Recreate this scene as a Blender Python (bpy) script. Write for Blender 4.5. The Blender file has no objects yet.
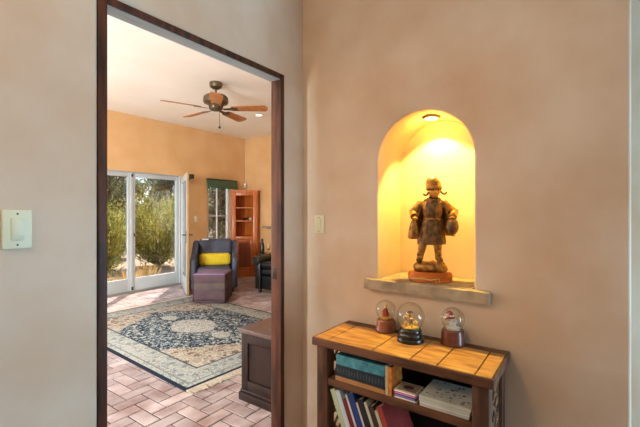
import bpy, bmesh, math, random
import numpy as np
from mathutils import Matrix, Vector, Euler

R = math.radians
PI = math.pi
sc = bpy.context.scene
COL = sc.collection
random.seed(7)

# ------------------------------------------------------------------ camera
H = 1.30
YAW = R(35.41)                       # forward = (cos, sin)
cam_d = bpy.data.cameras.new('camera')
cam_d.sensor_width = 36.0
cam_d.lens = 377.0 / 640.0 * 36.0
cam_d.shift_y = -0.0023
cam_d.clip_start = 0.02
cam = bpy.data.objects.new('camera', cam_d)
cam.location = (0, 0, H)
cam.rotation_euler = (R(90), 0, YAW - R(90))
COL.objects.link(cam)
sc.camera = cam

# ------------------------------------------------------------------ world, sun, exposure
sc.view_settings.view_transform = 'Standard'
sc.view_settings.look = 'None'
sc.view_settings.exposure = 0.0
sc.view_settings.gamma = 1.0
sc.view_settings.use_curve_mapping = False

w = bpy.data.worlds.new('world')
sc.world = w
w.use_nodes = True
wn = w.node_tree.nodes
wl = w.node_tree.links
bg = wn['Background']
sky = wn.new('ShaderNodeTexSky')
sky.sky_type = 'NISHITA'
sky.sun_disc = False
sky.sun_elevation = R(50)
sky.sun_rotation = R(43)
sky.altitude = 1800
wl.new(sky.outputs[0], bg.inputs[0])
bg.inputs[1].default_value = 0.24


def lamp(name, kind, loc, energy, color, target=None, **kw):
    d = bpy.data.lights.new(name, kind)
    d.energy = energy
    d.color = color
    for k, v in kw.items():
        setattr(d, k, v)
    o = bpy.data.objects.new(name, d)
    o.location = loc
    if target is not None:
        v = Vector(target) - Vector(loc)
        o.rotation_euler = v.to_track_quat('-Z', 'Y').to_euler()
    COL.objects.link(o)
    return o


SUN_DIR = Vector((0.73, 0.68, math.tan(R(50)))).normalized()
lamp('sun', 'SUN', tuple(SUN_DIR * 20), 12.5, (1.0, 0.93, 0.82), (0, 0, 0), angle=R(0.5))
# cool fill added low behind the camera, as from an unseen hall window
lamp('hall_cool_fill', 'AREA', (2.00, -2.12, 0.90), 76, (0.42, 0.74, 1.0), (0.6, 1.4, 0.8),
     shape='RECTANGLE', size=0.8, size_y=1.3)
# living room fill added out of view to the left, shaped like window daylight
lamp('side_fill_light', 'AREA', (-2.60, 1.60, 1.45), 520, (0.88, 0.97, 1.0), (1.8, 4.3, 1.9),
     shape='RECTANGLE', size=1.5, size_y=1.5)
# fill added for the floor, in a made-up window behind the doorway wall
lamp('far_fill_light', 'AREA', (0.30, 5.93, 1.30), 75, (0.90, 0.95, 1.0), (1.6, 2.4, 0.0),
     shape='RECTANGLE', size=1.9, size_y=1.2)
# warm fill added high on the left, out of view, without a fixture
lamp('hall_warm_fill', 'AREA', (-0.70, 1.02, 2.36), 15, (1.0, 0.65, 0.32), (1.79, 0.45, 1.15),
     shape='DISK', size=0.4)


# ------------------------------------------------------------------ materials
def lin(c):
    out = []
    for v in c[:3]:
        v = v / 255.0
        out.append(v / 12.92 if v <= 0.04045 else ((v + 0.055) / 1.055) ** 2.4)
    return tuple(out) + (1.0,)


def mat(name, rgb, rough=0.6, metal=0.0, rgb2=None, scale=6.0, detail=4.0, stretch=(1, 1, 1), bump=0.0,
        bscale=None, lo=0.35, hi=0.65, coat=0.0, island=0.0, spec=0.5):
    m = bpy.data.materials.new(name)
    m.use_nodes = True
    nt = m.node_tree
    n, l = nt.nodes, nt.links
    p = n['Principled BSDF']
    p.inputs['Base Color'].default_value = lin(rgb)
    p.inputs['Roughness'].default_value = rough
    p.inputs['Metallic'].default_value = metal
    p.inputs['Specular IOR Level'].default_value = spec
    if coat:
        p.inputs['Coat Weight'].default_value = coat
        p.inputs['Coat Roughness'].default_value = 0.15
    tc = n.new('ShaderNodeTexCoord')
    mp = n.new('ShaderNodeMapping')
    mp.inputs['Scale'].default_value = stretch
    l.new(tc.outputs['Object'], mp.inputs[0])
    colour = None
    if rgb2 is not None:
        nz = n.new('ShaderNodeTexNoise')
        nz.inputs['Scale'].default_value = scale
        nz.inputs['Detail'].default_value = detail
        l.new(mp.outputs[0], nz.inputs['Vector'])
        rp = n.new('ShaderNodeValToRGB')
        rp.color_ramp.elements[0].position = lo
        rp.color_ramp.elements[1].position = hi
        rp.color_ramp.elements[0].color = lin(rgb)
        rp.color_ramp.elements[1].color = lin(rgb2)
        l.new(nz.outputs['Fac'], rp.inputs[0])
        colour = rp.outputs[0]
    if island:
        g = n.new('ShaderNodeNewGeometry')
        mr = n.new('ShaderNodeMapRange')
        mr.inputs[3].default_value = 1.0 - island
        mr.inputs[4].default_value = 1.0 + island
        l.new(g.outputs['Random Per Island'], mr.inputs[0])
        hs = n.new('ShaderNodeHueSaturation')
        l.new(mr.outputs[0], hs.inputs['Value'])
        if colour is None:
            hs.inputs['Color'].default_value = lin(rgb)
        else:
            l.new(colour, hs.inputs['Color'])
        colour = hs.outputs[0]
    if colour is not None:
        l.new(colour, p.inputs['Base Color'])
    if bump:
        b = n.new('ShaderNodeBump')
        b.inputs['Strength'].default_value = bump
        b.inputs['Distance'].default_value = 0.01
        nb = n.new('ShaderNodeTexNoise')
        nb.inputs['Scale'].default_value = bscale or scale * 3
        nb.inputs['Detail'].default_value = 5
        l.new(mp.outputs[0], nb.inputs['Vector'])
        l.new(nb.outputs['Fac'], b.inputs['Height'])
        l.new(b.outputs[0], p.inputs['Normal'])
    return m


def glass_mat(name, tint=(255, 255, 255), ior=1.45, rough=0.0):
    m = bpy.data.materials.new(name)
    m.use_nodes = True
    n, l = m.node_tree.nodes, m.node_tree.links
    n.remove(n['Principled BSDF'])
    t = n.new('ShaderNodeBsdfTransparent')
    t.inputs[0].default_value = lin(tint)
    g = n.new('ShaderNodeBsdfGlossy')
    g.inputs['Roughness'].default_value = rough
    lw_ = n.new('ShaderNodeLayerWeight')
    pw_ = n.new('ShaderNodeMath')
    pw_.operation = 'POWER'
    l.new(lw_.outputs['Facing'], pw_.inputs[0])
    pw_.inputs[1].default_value = 3.0
    f = n.new('ShaderNodeMath')
    f.operation = 'MULTIPLY_ADD'
    l.new(pw_.outputs[0], f.inputs[0])
    f.inputs[1].default_value = 1.0
    f.inputs[2].default_value = 0.05
    mx = n.new('ShaderNodeMixShader')
    l.new(f.outputs[0], mx.inputs[0])
    l.new(t.outputs[0], mx.inputs[1])
    l.new(g.outputs[0], mx.inputs[2])
    l.new(mx.outputs[0], n['Material Output'].inputs[0])
    return m


def emit_mat(name, rgb, s):
    m = bpy.data.materials.new(name)
    m.use_nodes = True
    p = m.node_tree.nodes['Principled BSDF']
    p.inputs['Base Color'].default_value = lin(rgb)
    p.inputs['Emission Color'].default_value = lin(rgb)
    p.inputs['Emission Strength'].default_value = s
    return m


def leaf_mat(name, rgb, rgb2):
    m = bpy.data.materials.new(name)
    m.use_nodes = True
    n, l = m.node_tree.nodes, m.node_tree.links
    n.remove(n['Principled BSDF'])
    g = n.new('ShaderNodeNewGeometry')
    rp = n.new('ShaderNodeValToRGB')
    rp.color_ramp.elements[0].color = lin(rgb)
    rp.color_ramp.elements[1].color = lin(rgb2)
    l.new(g.outputs['Random Per Island'], rp.inputs[0])
    d = n.new('ShaderNodeBsdfDiffuse')
    t = n.new('ShaderNodeBsdfTranslucent')
    l.new(rp.outputs[0], d.inputs[0])
    l.new(rp.outputs[0], t.inputs[0])
    mx = n.new('ShaderNodeMixShader')
    mx.inputs[0].default_value = 0.4
    l.new(d.outputs[0], mx.inputs[1])
    l.new(t.outputs[0], mx.inputs[2])
    l.new(mx.outputs[0], n['Material Output'].inputs[0])
    return m


# ------------------------------------------------------------------ mesh helpers
XF = {}


def thing(name, label, cat, loc=(0, 0, 0), rz=0.0, group=None, rot=None):
    o = bpy.data.objects.new(name, None)
    o.empty_display_size = 0.05
    o.location = loc
    o.rotation_euler = rot if rot is not None else (0, 0, rz)
    COL.objects.link(o)
    o['label'] = label
    o['category'] = cat
    if group:
        o['group'] = group
    return o


def tag(o, label, cat, group=None, kind=None):
    o['label'] = label
    o['category'] = cat
    if group:
        o['group'] = group
    if kind:
        o['kind'] = kind
    return o


class MB:
    def __init__(self):
        self.bm = bmesh.new()

    def _xf(self, verts, M):
        if M is not None:
            bmesh.ops.transform(self.bm, matrix=M, verts=verts)

    def box(self, c, s, bevel=0.0, seg=2, M=None, rot=None):
        r = bmesh.ops.create_cube(self.bm, size=1.0)
        vs = r['verts']
        bmesh.ops.scale(self.bm, vec=s, verts=vs)
        if bevel > 0:
            es = list({e for v in vs for e in v.link_edges})
            r2 = bmesh.ops.bevel(self.bm, geom=es, offset=min(bevel, min(s) * 0.49), segments=seg, affect='EDGES',
                                 profile=0.5)
            vs = list({v for f in r2['faces'] for v in f.verts} | {v for v in vs if v.is_valid})
        T = Matrix.Translation(c)
        if rot is not None:
            T = T @ Euler(rot).to_matrix().to_4x4()
        if M is not None:
            T = M @ T
        self._xf(vs, T)
        return vs

    def bb(self, lo, hi, bevel=0.0, seg=2, M=None):
        c = [(a + b) / 2 for a, b in zip(lo, hi)]
        s = [abs(b - a) for a, b in zip(lo, hi)]
        return self.box(c, s, bevel, seg, M)

    def cyl(self, p0, p1, r0, r1=None, seg=20, M=None):
        r1 = r0 if r1 is None else r1
        p0, p1 = Vector(p0), Vector(p1)
        d = p1 - p0
        r = bmesh.ops.create_cone(self.bm, cap_ends=True, cap_tris=False, segments=seg, radius1=r0, radius2=r1,
                                  depth=d.length)
        T = Matrix.Translation((p0 + p1) / 2) @ d.to_track_quat('Z', 'Y').to_matrix().to_4x4()
        if M is not None:
            T = M @ T
        self._xf(r['verts'], T)

    def lathe(self, prof, c=(0, 0, 0), seg=32, M=None, sx=1.0, sy=1.0, a0=0.0, a1=2 * PI, ripple=None, caps=True):
        full = abs(a1 - a0 - 2 * PI) < 1e-6
        n = seg if full else seg + 1
        rings = []
        vs = []
        for k, (r, z) in enumerate(prof):
            ring = []
            for i in range(n):
                a = a0 + (a1 - a0) * i / seg
                rr = r * (ripple(a, k / max(1, len(prof) - 1)) if ripple else 1.0)
                v = self.bm.verts.new((c[0] + rr * math.cos(a) * sx, c[1] + rr * math.sin(a) * sy, c[2] + z))
                ring.append(v)
                vs.append(v)
            rings.append(ring)
        for a, b in zip(rings, rings[1:]):
            for i in range(n if full else n - 1):
                j = (i + 1) % n
                self.bm.faces.new((a[i], a[j], b[j], b[i]))
        if full and caps:
            if prof[0][0] > 1e-6:
                self.bm.faces.new(rings[0][::-1])
            if prof[-1][0] > 1e-6:
                self.bm.faces.new(rings[-1])
        self._xf(vs, M)
        return vs

    def tube(self, pts, r, seg=8, M=None, closed=False):
        pts = [Vector(p) for p in pts]
        n = len(pts)
        rings = []
        up = Vector((0, 0, 1))
        vs = []
        for i, p in enumerate(pts):
            if closed:
                d = pts[(i + 1) % n] - pts[i - 1]
            else:
                d = pts[min(i + 1, n - 1)] - pts[max(i - 1, 0)]
            d.normalize()
            a = d.cross(up)
            if a.length < 0.05:
                a = d.cross(Vector((1, 0, 0)))
            a.normalize()
            b = a.cross(d)
            rr = r[i] if isinstance(r, (list, tuple)) else r
            ring = []
            for k in range(seg):
                t = 2 * PI * k / seg
                v = self.bm.verts.new(p + a * (rr * math.cos(t)) + b * (rr * math.sin(t)))
                ring.append(v)
                vs.append(v)
            rings.append(ring)
        m = n if closed else n - 1
        for i in range(m):
            A, B = rings[i], rings[(i + 1) % n]
            for k in range(seg):
                j = (k + 1) % seg
                self.bm.faces.new((A[k], A[j], B[j], B[k]))
        if not closed:
            self.bm.faces.new(rings[0][::-1])
            self.bm.faces.new(rings[-1])
        self._xf(vs, M)

    def ball(self, c, r, s=(1, 1, 1), sub=3, M=None, rot=None):
        q = bmesh.ops.create_icosphere(self.bm, subdivisions=sub, radius=r)
        T = Matrix.Translation(c)
        if rot is not None:
            T = T @ Euler(rot).to_matrix().to_4x4()
        T = T @ Matrix.Diagonal((s[0], s[1], s[2], 1))
        if M is not None:
            T = M @ T
        self._xf(q['verts'], T)
        return q['verts']

    def prism(self, poly, z0, z1, M=None, bevel=0.0, seg=2):
        """poly in xy, extruded in z"""
        a = [self.bm.verts.new((x, y, z0)) for x, y in poly]
        b = [self.bm.verts.new((x, y, z1)) for x, y in poly]
        n = len(poly)
        fs = [self.bm.faces.new(a[::-1]), self.bm.faces.new(b)]
        for i in range(n):
            j = (i + 1) % n
            fs.append(self.bm.faces.new((a[i], a[j], b[j], b[i])))
        vs = a + b
        if bevel:
            es = list({e for f in fs for e in f.edges})
            r2 = bmesh.ops.bevel(self.bm, geom=es, offset=bevel, segments=seg, affect='EDGES', profile=0.5)
            vs = list({v for f in r2['faces'] for v in f.verts} | {v for v in vs if v.is_valid})
        self._xf(vs, M)
        return vs

    def build(self, name, m, parent=None, origin=None, smooth=True, angle=38, kind=None, recalc=True):
        if recalc:
            bmesh.ops.recalc_face_normals(self.bm, faces=self.bm.faces[:])
        if origin is not None:
            bmesh.ops.translate(self.bm, vec=[-q for q in origin], verts=self.bm.verts[:])
        me = bpy.data.meshes.new(name)
        self.bm.to_mesh(me)
        self.bm.free()
        if smooth:
            me.polygons.foreach_set('use_smooth', [True] * len(me.polygons))
            me.set_sharp_from_angle(angle=R(angle))
        me.materials.append(m)
        o = bpy.data.objects.new(name, me)
        COL.objects.link(o)
        if origin is not None:
            o.location = origin
        if parent is not None:
            o.parent = parent
        if kind:
            o['kind'] = kind
        return o


YZ = Matrix(((0, 0, 1, 0), (1, 0, 0, 0), (0, 1, 0, 0), (0, 0, 0, 1)))   # prism xy -> world yz, extrude along x
XZ = Matrix(((1, 0, 0, 0), (0, 0, -1, 0), (0, 1, 0, 0), (0, 0, 0, 1)))  # prism xy -> world xz, extrude along -y

# ------------------------------------------------------------------ palette
M_plaster = mat('hall_plaster', (217, 200, 182), 0.85, rgb2=(203, 176, 150), scale=2.6, detail=7, lo=0.36, hi=0.68,
                bump=0.12, bscale=9, spec=0.25)
M_plaster2 = mat('living_plaster', (222, 180, 130), 0.88, rgb2=(214, 168, 116), scale=2.5, detail=6, bump=0.1,
                 bscale=10, spec=0.2)
M_ceil = mat('ceiling_plaster', (250, 246, 238), 0.9, rgb2=(246, 241, 230), scale=2.0, bump=0.1, bscale=12, spec=0.2)
M_brick = mat('brick', (202, 186, 184), 0.32, rgb2=(150, 122, 116), scale=5, detail=5, bump=0.25, bscale=60,
              island=0.16, spec=0.7)
M_mortar = mat('mortar', (66, 58, 54), 0.95, rgb2=(82, 72, 66), scale=40)
M_darkwood = mat('dark_stained_wood', (92, 50, 30), 0.5, spec=0.3, rgb2=(48, 26, 16), scale=5, stretch=(8, 8, 0.8), bump=0.1,
                 bscale=20)
M_soffit_sheen = mat('soffit_sheen_wood', (178, 188, 188), 0.5, rgb2=(160, 172, 174), scale=6, stretch=(1, 8, 8))  # pale blue-grey paints the sheen on the header's underside
M_door = mat('door_paint', (190, 196, 197), 0.45, rgb2=(182, 188, 190), scale=3)
M_pane = glass_mat('pane_glass')
M_globe = glass_mat('globe_glass', (250, 250, 246), 1.45)
M_ivory = mat('ivory_plastic', (226, 226, 198), 0.4, rgb2=(222, 221, 192), scale=8)
M_steel = mat('dark_metal', (70, 66, 60), 0.35, 0.9, rgb2=(58, 54, 50), scale=20)
M_chrome = mat('nickel', (190, 188, 180), 0.25, 1.0)


# ------------------------------------------------------------------ structure
def wall_cells(name, m, axis, p0, p1, us, zs, holes, bev_back=0.0, bev_front=0.0, hole_front=None):
    """wall slab between p0 and p1 on the axis, broken at us and zs, with cell holes (i, k)"""
    bm = bmesh.new()
    cache = {}

    def V(p, u, z):
        k = (round(p, 5), round(u, 5), round(z, 5))
        if k not in cache:
            cache[k] = bm.verts.new((p, u, z) if axis == 'x' else (u, p, z))
        return cache[k]
    nu, nz = len(us) - 1, len(zs) - 1
    solid = lambda i, k: 0 <= i < nu and 0 <= k < nz and (i, k) not in holes
    for i in range(nu):
        for k in range(nz):
            if (i, k) in holes:
                continue
            u0, u1, z0, z1 = us[i], us[i + 1], zs[k], zs[k + 1]
            for p in (p0, p1):
                bm.faces.new((V(p, u0, z0), V(p, u1, z0), V(p, u1, z1), V(p, u0, z1)))
            if not solid(i - 1, k):
                bm.faces.new((V(p0, u0, z0), V(p1, u0, z0), V(p1, u0, z1), V(p0, u0, z1)))
            if not solid(i + 1, k):
                bm.faces.new((V(p0, u1, z0), V(p1, u1, z0), V(p1, u1, z1), V(p0, u1, z1)))
            if not solid(i, k - 1):
                bm.faces.new((V(p0, u0, z0), V(p1, u0, z0), V(p1, u1, z0), V(p0, u1, z0)))
            if not solid(i, k + 1):
                bm.faces.new((V(p0, u0, z1), V(p1, u0, z1), V(p1, u1, z1), V(p0, u1, z1)))
    bmesh.ops.recalc_face_normals(bm, faces=bm.faces[:])
    for p, off in ((p1, bev_back), (p0, bev_front)):
        if off <= 0:
            continue
        es = []
        for e in bm.edges:
            a, b = e.verts
            c = 0 if axis == 'x' else 1
            if abs(a.co[c] - p) > 1e-5 or abs(b.co[c] - p) > 1e-5 or len(e.link_faces) != 2:
                continue
            n0, n1 = e.link_faces[0].normal, e.link_faces[1].normal
            if n0.dot(n1) > 0.5:
                continue
            mu = (a.co[1 - c] + b.co[1 - c]) / 2
            mz = (a.co.z + b.co.z) / 2
            if any(us[i] - 1e-4 <= mu <= us[i + 1] + 1e-4 and zs[k] - 1e-4 <= mz <= zs[k + 1] + 1e-4
                   for i, k in holes):
                es.append(e)
        bmesh.ops.bevel(bm, geom=es, offset=off, segments=6, affect='EDGES', profile=0.5)
    me = bpy.data.meshes.new(name)
    bm.to_mesh(me)
    bm.free()
    me.polygons.foreach_set('use_smooth', [True] * len(me.polygons))
    me.set_sharp_from_angle(angle=R(35))
    me.materials.append(m)
    o = bpy.data.objects.new(name, me)
    COL.objects.link(o)
    o['kind'] = 'structure'
    return o


def struct(mb, name, m, **kw):
    return mb.build(name, m, kind='structure', **kw)


CEIL = 2.86
YB = 5.97          # far wall of the living room
XE = 5.64          # east wall of the living room
YD = 1.40          # doorway wall, hall face
YD2 = 1.515
XN = 1.79          # niche wall face
DX0, DX1 = 0.627, 1.617      # doorway opening
DZ = H + 0.772

# floor: individual bricks in one mesh over mortar
fl = bmesh.new()
FX0, FX1, FY0, FY1 = -1.8, XE, -2.2, 6.02
wb = 0.104
for ix in range(int(FX0 / wb) - 3, int(FX1 / wb) + 3):
    for iy in range(int(FY0 / wb) - 3, int(FY1 / wb) + 3):
        k = (ix - iy) % 4
        if k == 0:
            x0, x1, y0, y1 = ix, ix + 2, iy, iy + 1
        elif k == 3:
            x0, x1, y0, y1 = ix, ix + 1, iy, iy + 2
        else:
            continue
        g = 0.0042
        jt = lambda: random.uniform(-0.0012, 0.0012)
        x0, x1, y0, y1 = x0 * wb + g + jt(), x1 * wb - g + jt(), y0 * wb + g + jt(), y1 * wb - g + jt()
        x0, x1 = max(x0, FX0), min(x1, FX1)
        y0, y1 = max(y0, FY0), min(y1, FY1)
        if x1 - x0 < 0.012 or y1 - y0 < 0.012:
            continue
        if y1 < 1.3 and x0 > 1.8:
            pass
        e = 0.0022
        lo = [fl.verts.new(p) for p in ((x0, y0, -0.008), (x1, y0, -0.008), (x1, y1, -0.008), (x0, y1, -0.008))]
        hi = [fl.verts.new(p) for p in ((x0 + e, y0 + e, 0), (x1 - e, y0 + e, 0), (x1 - e, y1 - e, 0),
                                        (x0 + e, y1 - e, 0))]
        fl.faces.new(hi)
        for a in range(4):
            b = (a + 1) % 4
            fl.faces.new((lo[a], lo[b], hi[b], hi[a]))
fme = bpy.data.meshes.new('floor')
fl.to_mesh(fme)
fl.free()
fme.materials.append(M_brick)
fob = bpy.data.objects.new('floor', fme)
COL.objects.link(fob)
fob['kind'] = 'structure'
b = MB()
b.bb((FX0 - 1.9, FY0 - 0.2, -0.12), (FX1 + 0.2, FY1 + 0.2, -0.005))
mo = struct(b, 'floor_bed', M_mortar, smooth=False)

b = MB()
b.bb((-3.65, YD, CEIL), (XE + 0.3, YB + 0.3, CEIL + 0.15))
struct(b, 'ceiling', M_ceil, smooth=False)
b = MB()
b.bb((-1.75, -2.35, 2.62), (2.65, YD2, 2.72))
struct(b, 'ceiling_hall', M_ceil, smooth=False)

# doorway wall
wall_cells('wall_left', M_plaster, 'y', YD, YD2, [-1.75, DX0, DX1, 2.25], [0, DZ, CEIL], {(1, 0)},
           bev_back=0.045, bev_front=0.014)
# its continuation along the living room
b = MB()
b.bb((2.25, YD, 0), (XE + 0.2, YD2, CEIL))
struct(b, 'wall_south', M_plaster2, smooth=False)
# far wall: french door opening and window opening
WX0, WX1, WZ0, WZ1 = 4.66, 5.30, 0.55, 1.95
FDX0, FDX1, FDZ = 2.31, 4.10, 1.97
wall_cells('wall_back', M_plaster2, 'y', YB, YB + 0.16, [-3.65, -0.7, 1.3, FDX0, FDX1, WX0, WX1, XE + 0.3],
           [0, WZ0, WZ1, CEIL], {(1, 1), (3, 0), (3, 1), (5, 1)}, bev_front=0.018)
b = MB()
b.bb((XE, YD2, 0), (XE + 0.3, YB, CEIL))
struct(b, 'wall_east', M_plaster2, smooth=False)
# west wall of the living room; the south end gets an added fill window
b = MB()
b.bb((-3.65, YD2, 0), (-3.5, YB, CEIL))
struct(b, 'wall_west', M_plaster2, smooth=False)
wall_cells('wall_south_end', M_plaster2, 'y', YD, YD2, [-3.65, -3.25, -1.95, -1.75], [0, 0.65, 2.25, CEIL], {(1, 1)})
b = MB()
for x in (-3.25, -2.635, -2.02):
    b.bb((x, YD + 0.02, 0.65), (x + 0.07, YD + 0.08, 2.25))
for z in (0.65, 2.18):
    b.bb((-3.25, YD + 0.02, z), (-1.95, YD + 0.08, z + 0.07))
struct(b, 'fill_window_2', M_door, smooth=False)  # unseen window frame, added around the side fill light
b = MB()
for x in (-0.7, 0.265, 1.23):
    b.bb((x, YB + 0.04, WZ0), (x + 0.07, YB + 0.10, WZ1))
for z in (WZ0, WZ1 - 0.07):
    b.bb((-0.7, YB + 0.04, z), (1.3, YB + 0.10, z + 0.07))
struct(b, 'fill_window_4', M_door, smooth=False)  # unseen window frame, added to hold the far fill light
# hall enclosure behind the camera
wall_cells('wall_behind', M_plaster, 'y', -2.35, -2.2, [-1.75, 1.4, 2.4, 2.65], [0, 0.2, 1.7, 2.62], {(1, 1)})
b = MB()
for x in (1.4, 1.865, 2.33):
    b.bb((x, -2.31, 0.2), (x + 0.07, -2.25, 1.7))
for z in (0.2, 1.63):
    b.bb((1.4, -2.31, z), (2.4, -2.25, z + 0.07))
struct(b, 'fill_window_3', M_door, smooth=False)  # unseen window frame, added for the cool hall fill
b = MB()
b.bb((-1.75, -2.2, 0), (-1.6, YD2, 2.62))
struct(b, 'wall_hall_side', M_plaster, smooth=False)
b = MB()
b.bb((2.5, -2.2, 0), (2.65, 0.0, 2.62))
struct(b, 'wall_passage', M_plaster, smooth=False)
b = MB()
b.bb((2.2, -0.13, 0), (2.5, 0.0, 2.62))
struct(b, 'wall_passage_side', M_plaster, smooth=False)

# niche wall: face with an arched hole, rounded lip, deep recess
NYC, NHW = 0.660, 0.241
NZ0, NZS = H - 0.40, H + 0.258
NXB = 2.075
ROUND = 0.012
bm = bmesh.new()


def arch(off):
    pts = [(NYC - NHW - off, NZ0), (NYC - NHW - off, NZ0 + 0.3)]
    for i in range(0, 33):
        a = PI - PI * i / 32
        rr = NHW + off
        pts.append((NYC + rr * math.cos(a), NZS + rr * math.sin(a)))
    pts += [(NYC + NHW + off, NZ0 + 0.3), (NYC + NHW + off, NZ0)]
    return pts


rings = []
for k in range(6):
    t = k / 5 * PI / 2
    rings.append([bm.verts.new((XN + ROUND * (1 - math.cos(t)), y, z)) for y, z in arch(ROUND * (1 - math.sin(t)))])
# lip rings run from the face (k=0) inwards; order so the face ring is first
rings.append([bm.verts.new((NXB - 0.02, y, z)) for y, z in arch(0)])
rings.append([bm.verts.new((NXB - 0.006, y, z)) for y, z in arch(-0.006)])
rings.append([bm.verts.new((NXB, y, z)) for y, z in arch(-0.02)])
for A, B in zip(rings, rings[1:]):
    n = len(A)
    for i in range(n):
        j = (i + 1) % n
        bm.faces.new((A[i], A[j], B[j], B[i]))
bm.faces.new(rings[-1])
YW0, YW1, RC = -0.13, YD, 0.012
outer = [bm.verts.new(p) for p in ((XN, YW0 + RC, 0), (XN, YW1, 0), (XN, YW1, CEIL), (XN, YW0 + RC, CEIL))]
oe = [bm.edges.new((outer[i], outer[(i + 1) % 4])) for i in range(4)]
ie = [e for e in bm.edges if e.verts[0] in rings[0] and e.verts[1] in rings[0]]
bmesh.ops.triangle_fill(bm, use_beauty=True, use_dissolve=False, edges=oe + ie)
# rounded outer corner and the end of the wall
prev = (outer[0], outer[3])
for k in range(1, 7):
    t = k / 6 * PI / 2
    x, y = XN + RC - RC * math.cos(t), YW0 + RC - RC * math.sin(t)
    cur = (bm.verts.new((x, y, 0)), bm.verts.new((x, y, CEIL)))
    bm.faces.new((prev[0], cur[0], cur[1], prev[1]))
    prev = cur
cur = (bm.verts.new((2.2, YW0, 0)), bm.verts.new((2.2, YW0, CEIL)))
bm.faces.new((prev[0], cur[0], cur[1], prev[1]))
cur2 = (bm.verts.new((2.2, YW1, 0)), bm.verts.new((2.2, YW1, CEIL)))
bm.faces.new((cur[0], cur2[0], cur2[1], cur[1]))
bm.faces.new((cur2[0], outer[1], outer[2], cur2[1]))
bmesh.ops.recalc_face_normals(bm, faces=bm.faces[:])
me = bpy.data.meshes.new('wall_right')
bm.to_mesh(me)
bm.free()
me.polygons.foreach_set('use_smooth', [True] * len(me.polygons))
me.set_sharp_from_angle(angle=R(40))
me.materials.append(M_plaster)
ow = bpy.data.objects.new('wall_right', me)
COL.objects.link(ow)
ow['kind'] = 'structure'

# dark wood lining of the doorway
FR = 0.03
b = MB()
b.bb((DX0, YD - 0.004, 0), (DX0 + FR, YD + 0.07, DZ), 0.003)
b.bb((DX1 - FR, YD - 0.004, 0), (DX1, YD + 0.07, DZ), 0.003)
b.bb((DX0 + FR, YD - 0.004, DZ - 0.028), (DX1 - FR, YD + 0.07, DZ), 0.003)
fo = struct(b, 'trim_1', M_darkwood)
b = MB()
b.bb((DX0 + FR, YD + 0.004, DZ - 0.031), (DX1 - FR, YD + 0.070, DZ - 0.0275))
b.build('soffit_sheen', M_soffit_sheen, fo, smooth=False)  # thin strip added to carry the painted sheen
b = MB()
b.bb((DX1 - FR - 0.003, YD + 0.03, 0.92), (DX1 - FR + 0.001, YD + 0.055, 0.985), 0.001)
b.build('strike_plate', M_steel, fo)

# ------------------------------------------------------------------ french doors
def glazed_leaf(parent, m, w, h, t, st, top, bot, M):
    f = MB()
    f.bb((0, 0, 0), (st, t, h), 0.004, M=M)
    f.bb((w - st, 0, 0), (w, t, h), 0.004, M=M)
    f.bb((st, 0, h - top), (w - st, t, h), 0.004, M=M)
    f.bb((st, 0, 0), (w - st, t, bot), 0.004, M=M)
    o = f.build('door_leaf', m, parent)
    g = MB()
    g.bb((st, t * 0.45, bot), (w - st, t * 0.55, h - top), M=M)
    g.build('glass_pane', M_pane, o, smooth=False)
    return o


d1 = bpy.data.objects.new('door_1', None)
d1.location = (FDX0, YB + 0.02, 0)
d1['kind'] = 'structure'
COL.objects.link(d1)
DW = FDX1 - FDX0
b = MB()
b.bb((0, 0, 0.0), (0.03, 0.09, FDZ), 0.003)
b.bb((DW - 0.03, 0, 0.0), (DW, 0.09, FDZ), 0.003)
b.bb((0.03, 0, FDZ - 0.03), (DW - 0.03, 0.09, FDZ), 0.003)
b.build('door_frame', M_door, d1)
b = MB()
b.bb((0.0, -0.015, 0.001), (DW, 0.12, 0.022), 0.003)
b.build('threshold', mat('threshold_metal', (170, 165, 158), 0.4, 0.6), d1)
lw = (DW - 0.06) / 2 - 0.003
for x0 in (0.03, 0.03 + lw + 0.006):
    lf = glazed_leaf(d1, M_door, lw, FDZ - 0.055, 0.042, 0.058, 0.07, 0.20, Matrix.Translation((x0, 0.03, 0.023)))
b = MB()
cx = DW / 2
b.bb((cx - 0.022, 0.016, 0.023), (cx + 0.022, 0.03, FDZ - 0.035), 0.003)
b.build('astragal', M_door, d1)
b = MB()
b.bb((cx - 0.012, 0.004, FDZ - 0.10), (cx + 0.012, 0.016, FDZ - 0.055), 0.003)
b.bb((cx - 0.012, 0.004, 0.04), (cx + 0.012, 0.016, 0.09), 0.003)
b.build('bolt', M_steel, d1)
b = MB()
b.box((cx + 0.045, 0.022, 0.93), (0.014, 0.016, 0.05), 0.003)
b.build('latch', M_steel, d1)

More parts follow.
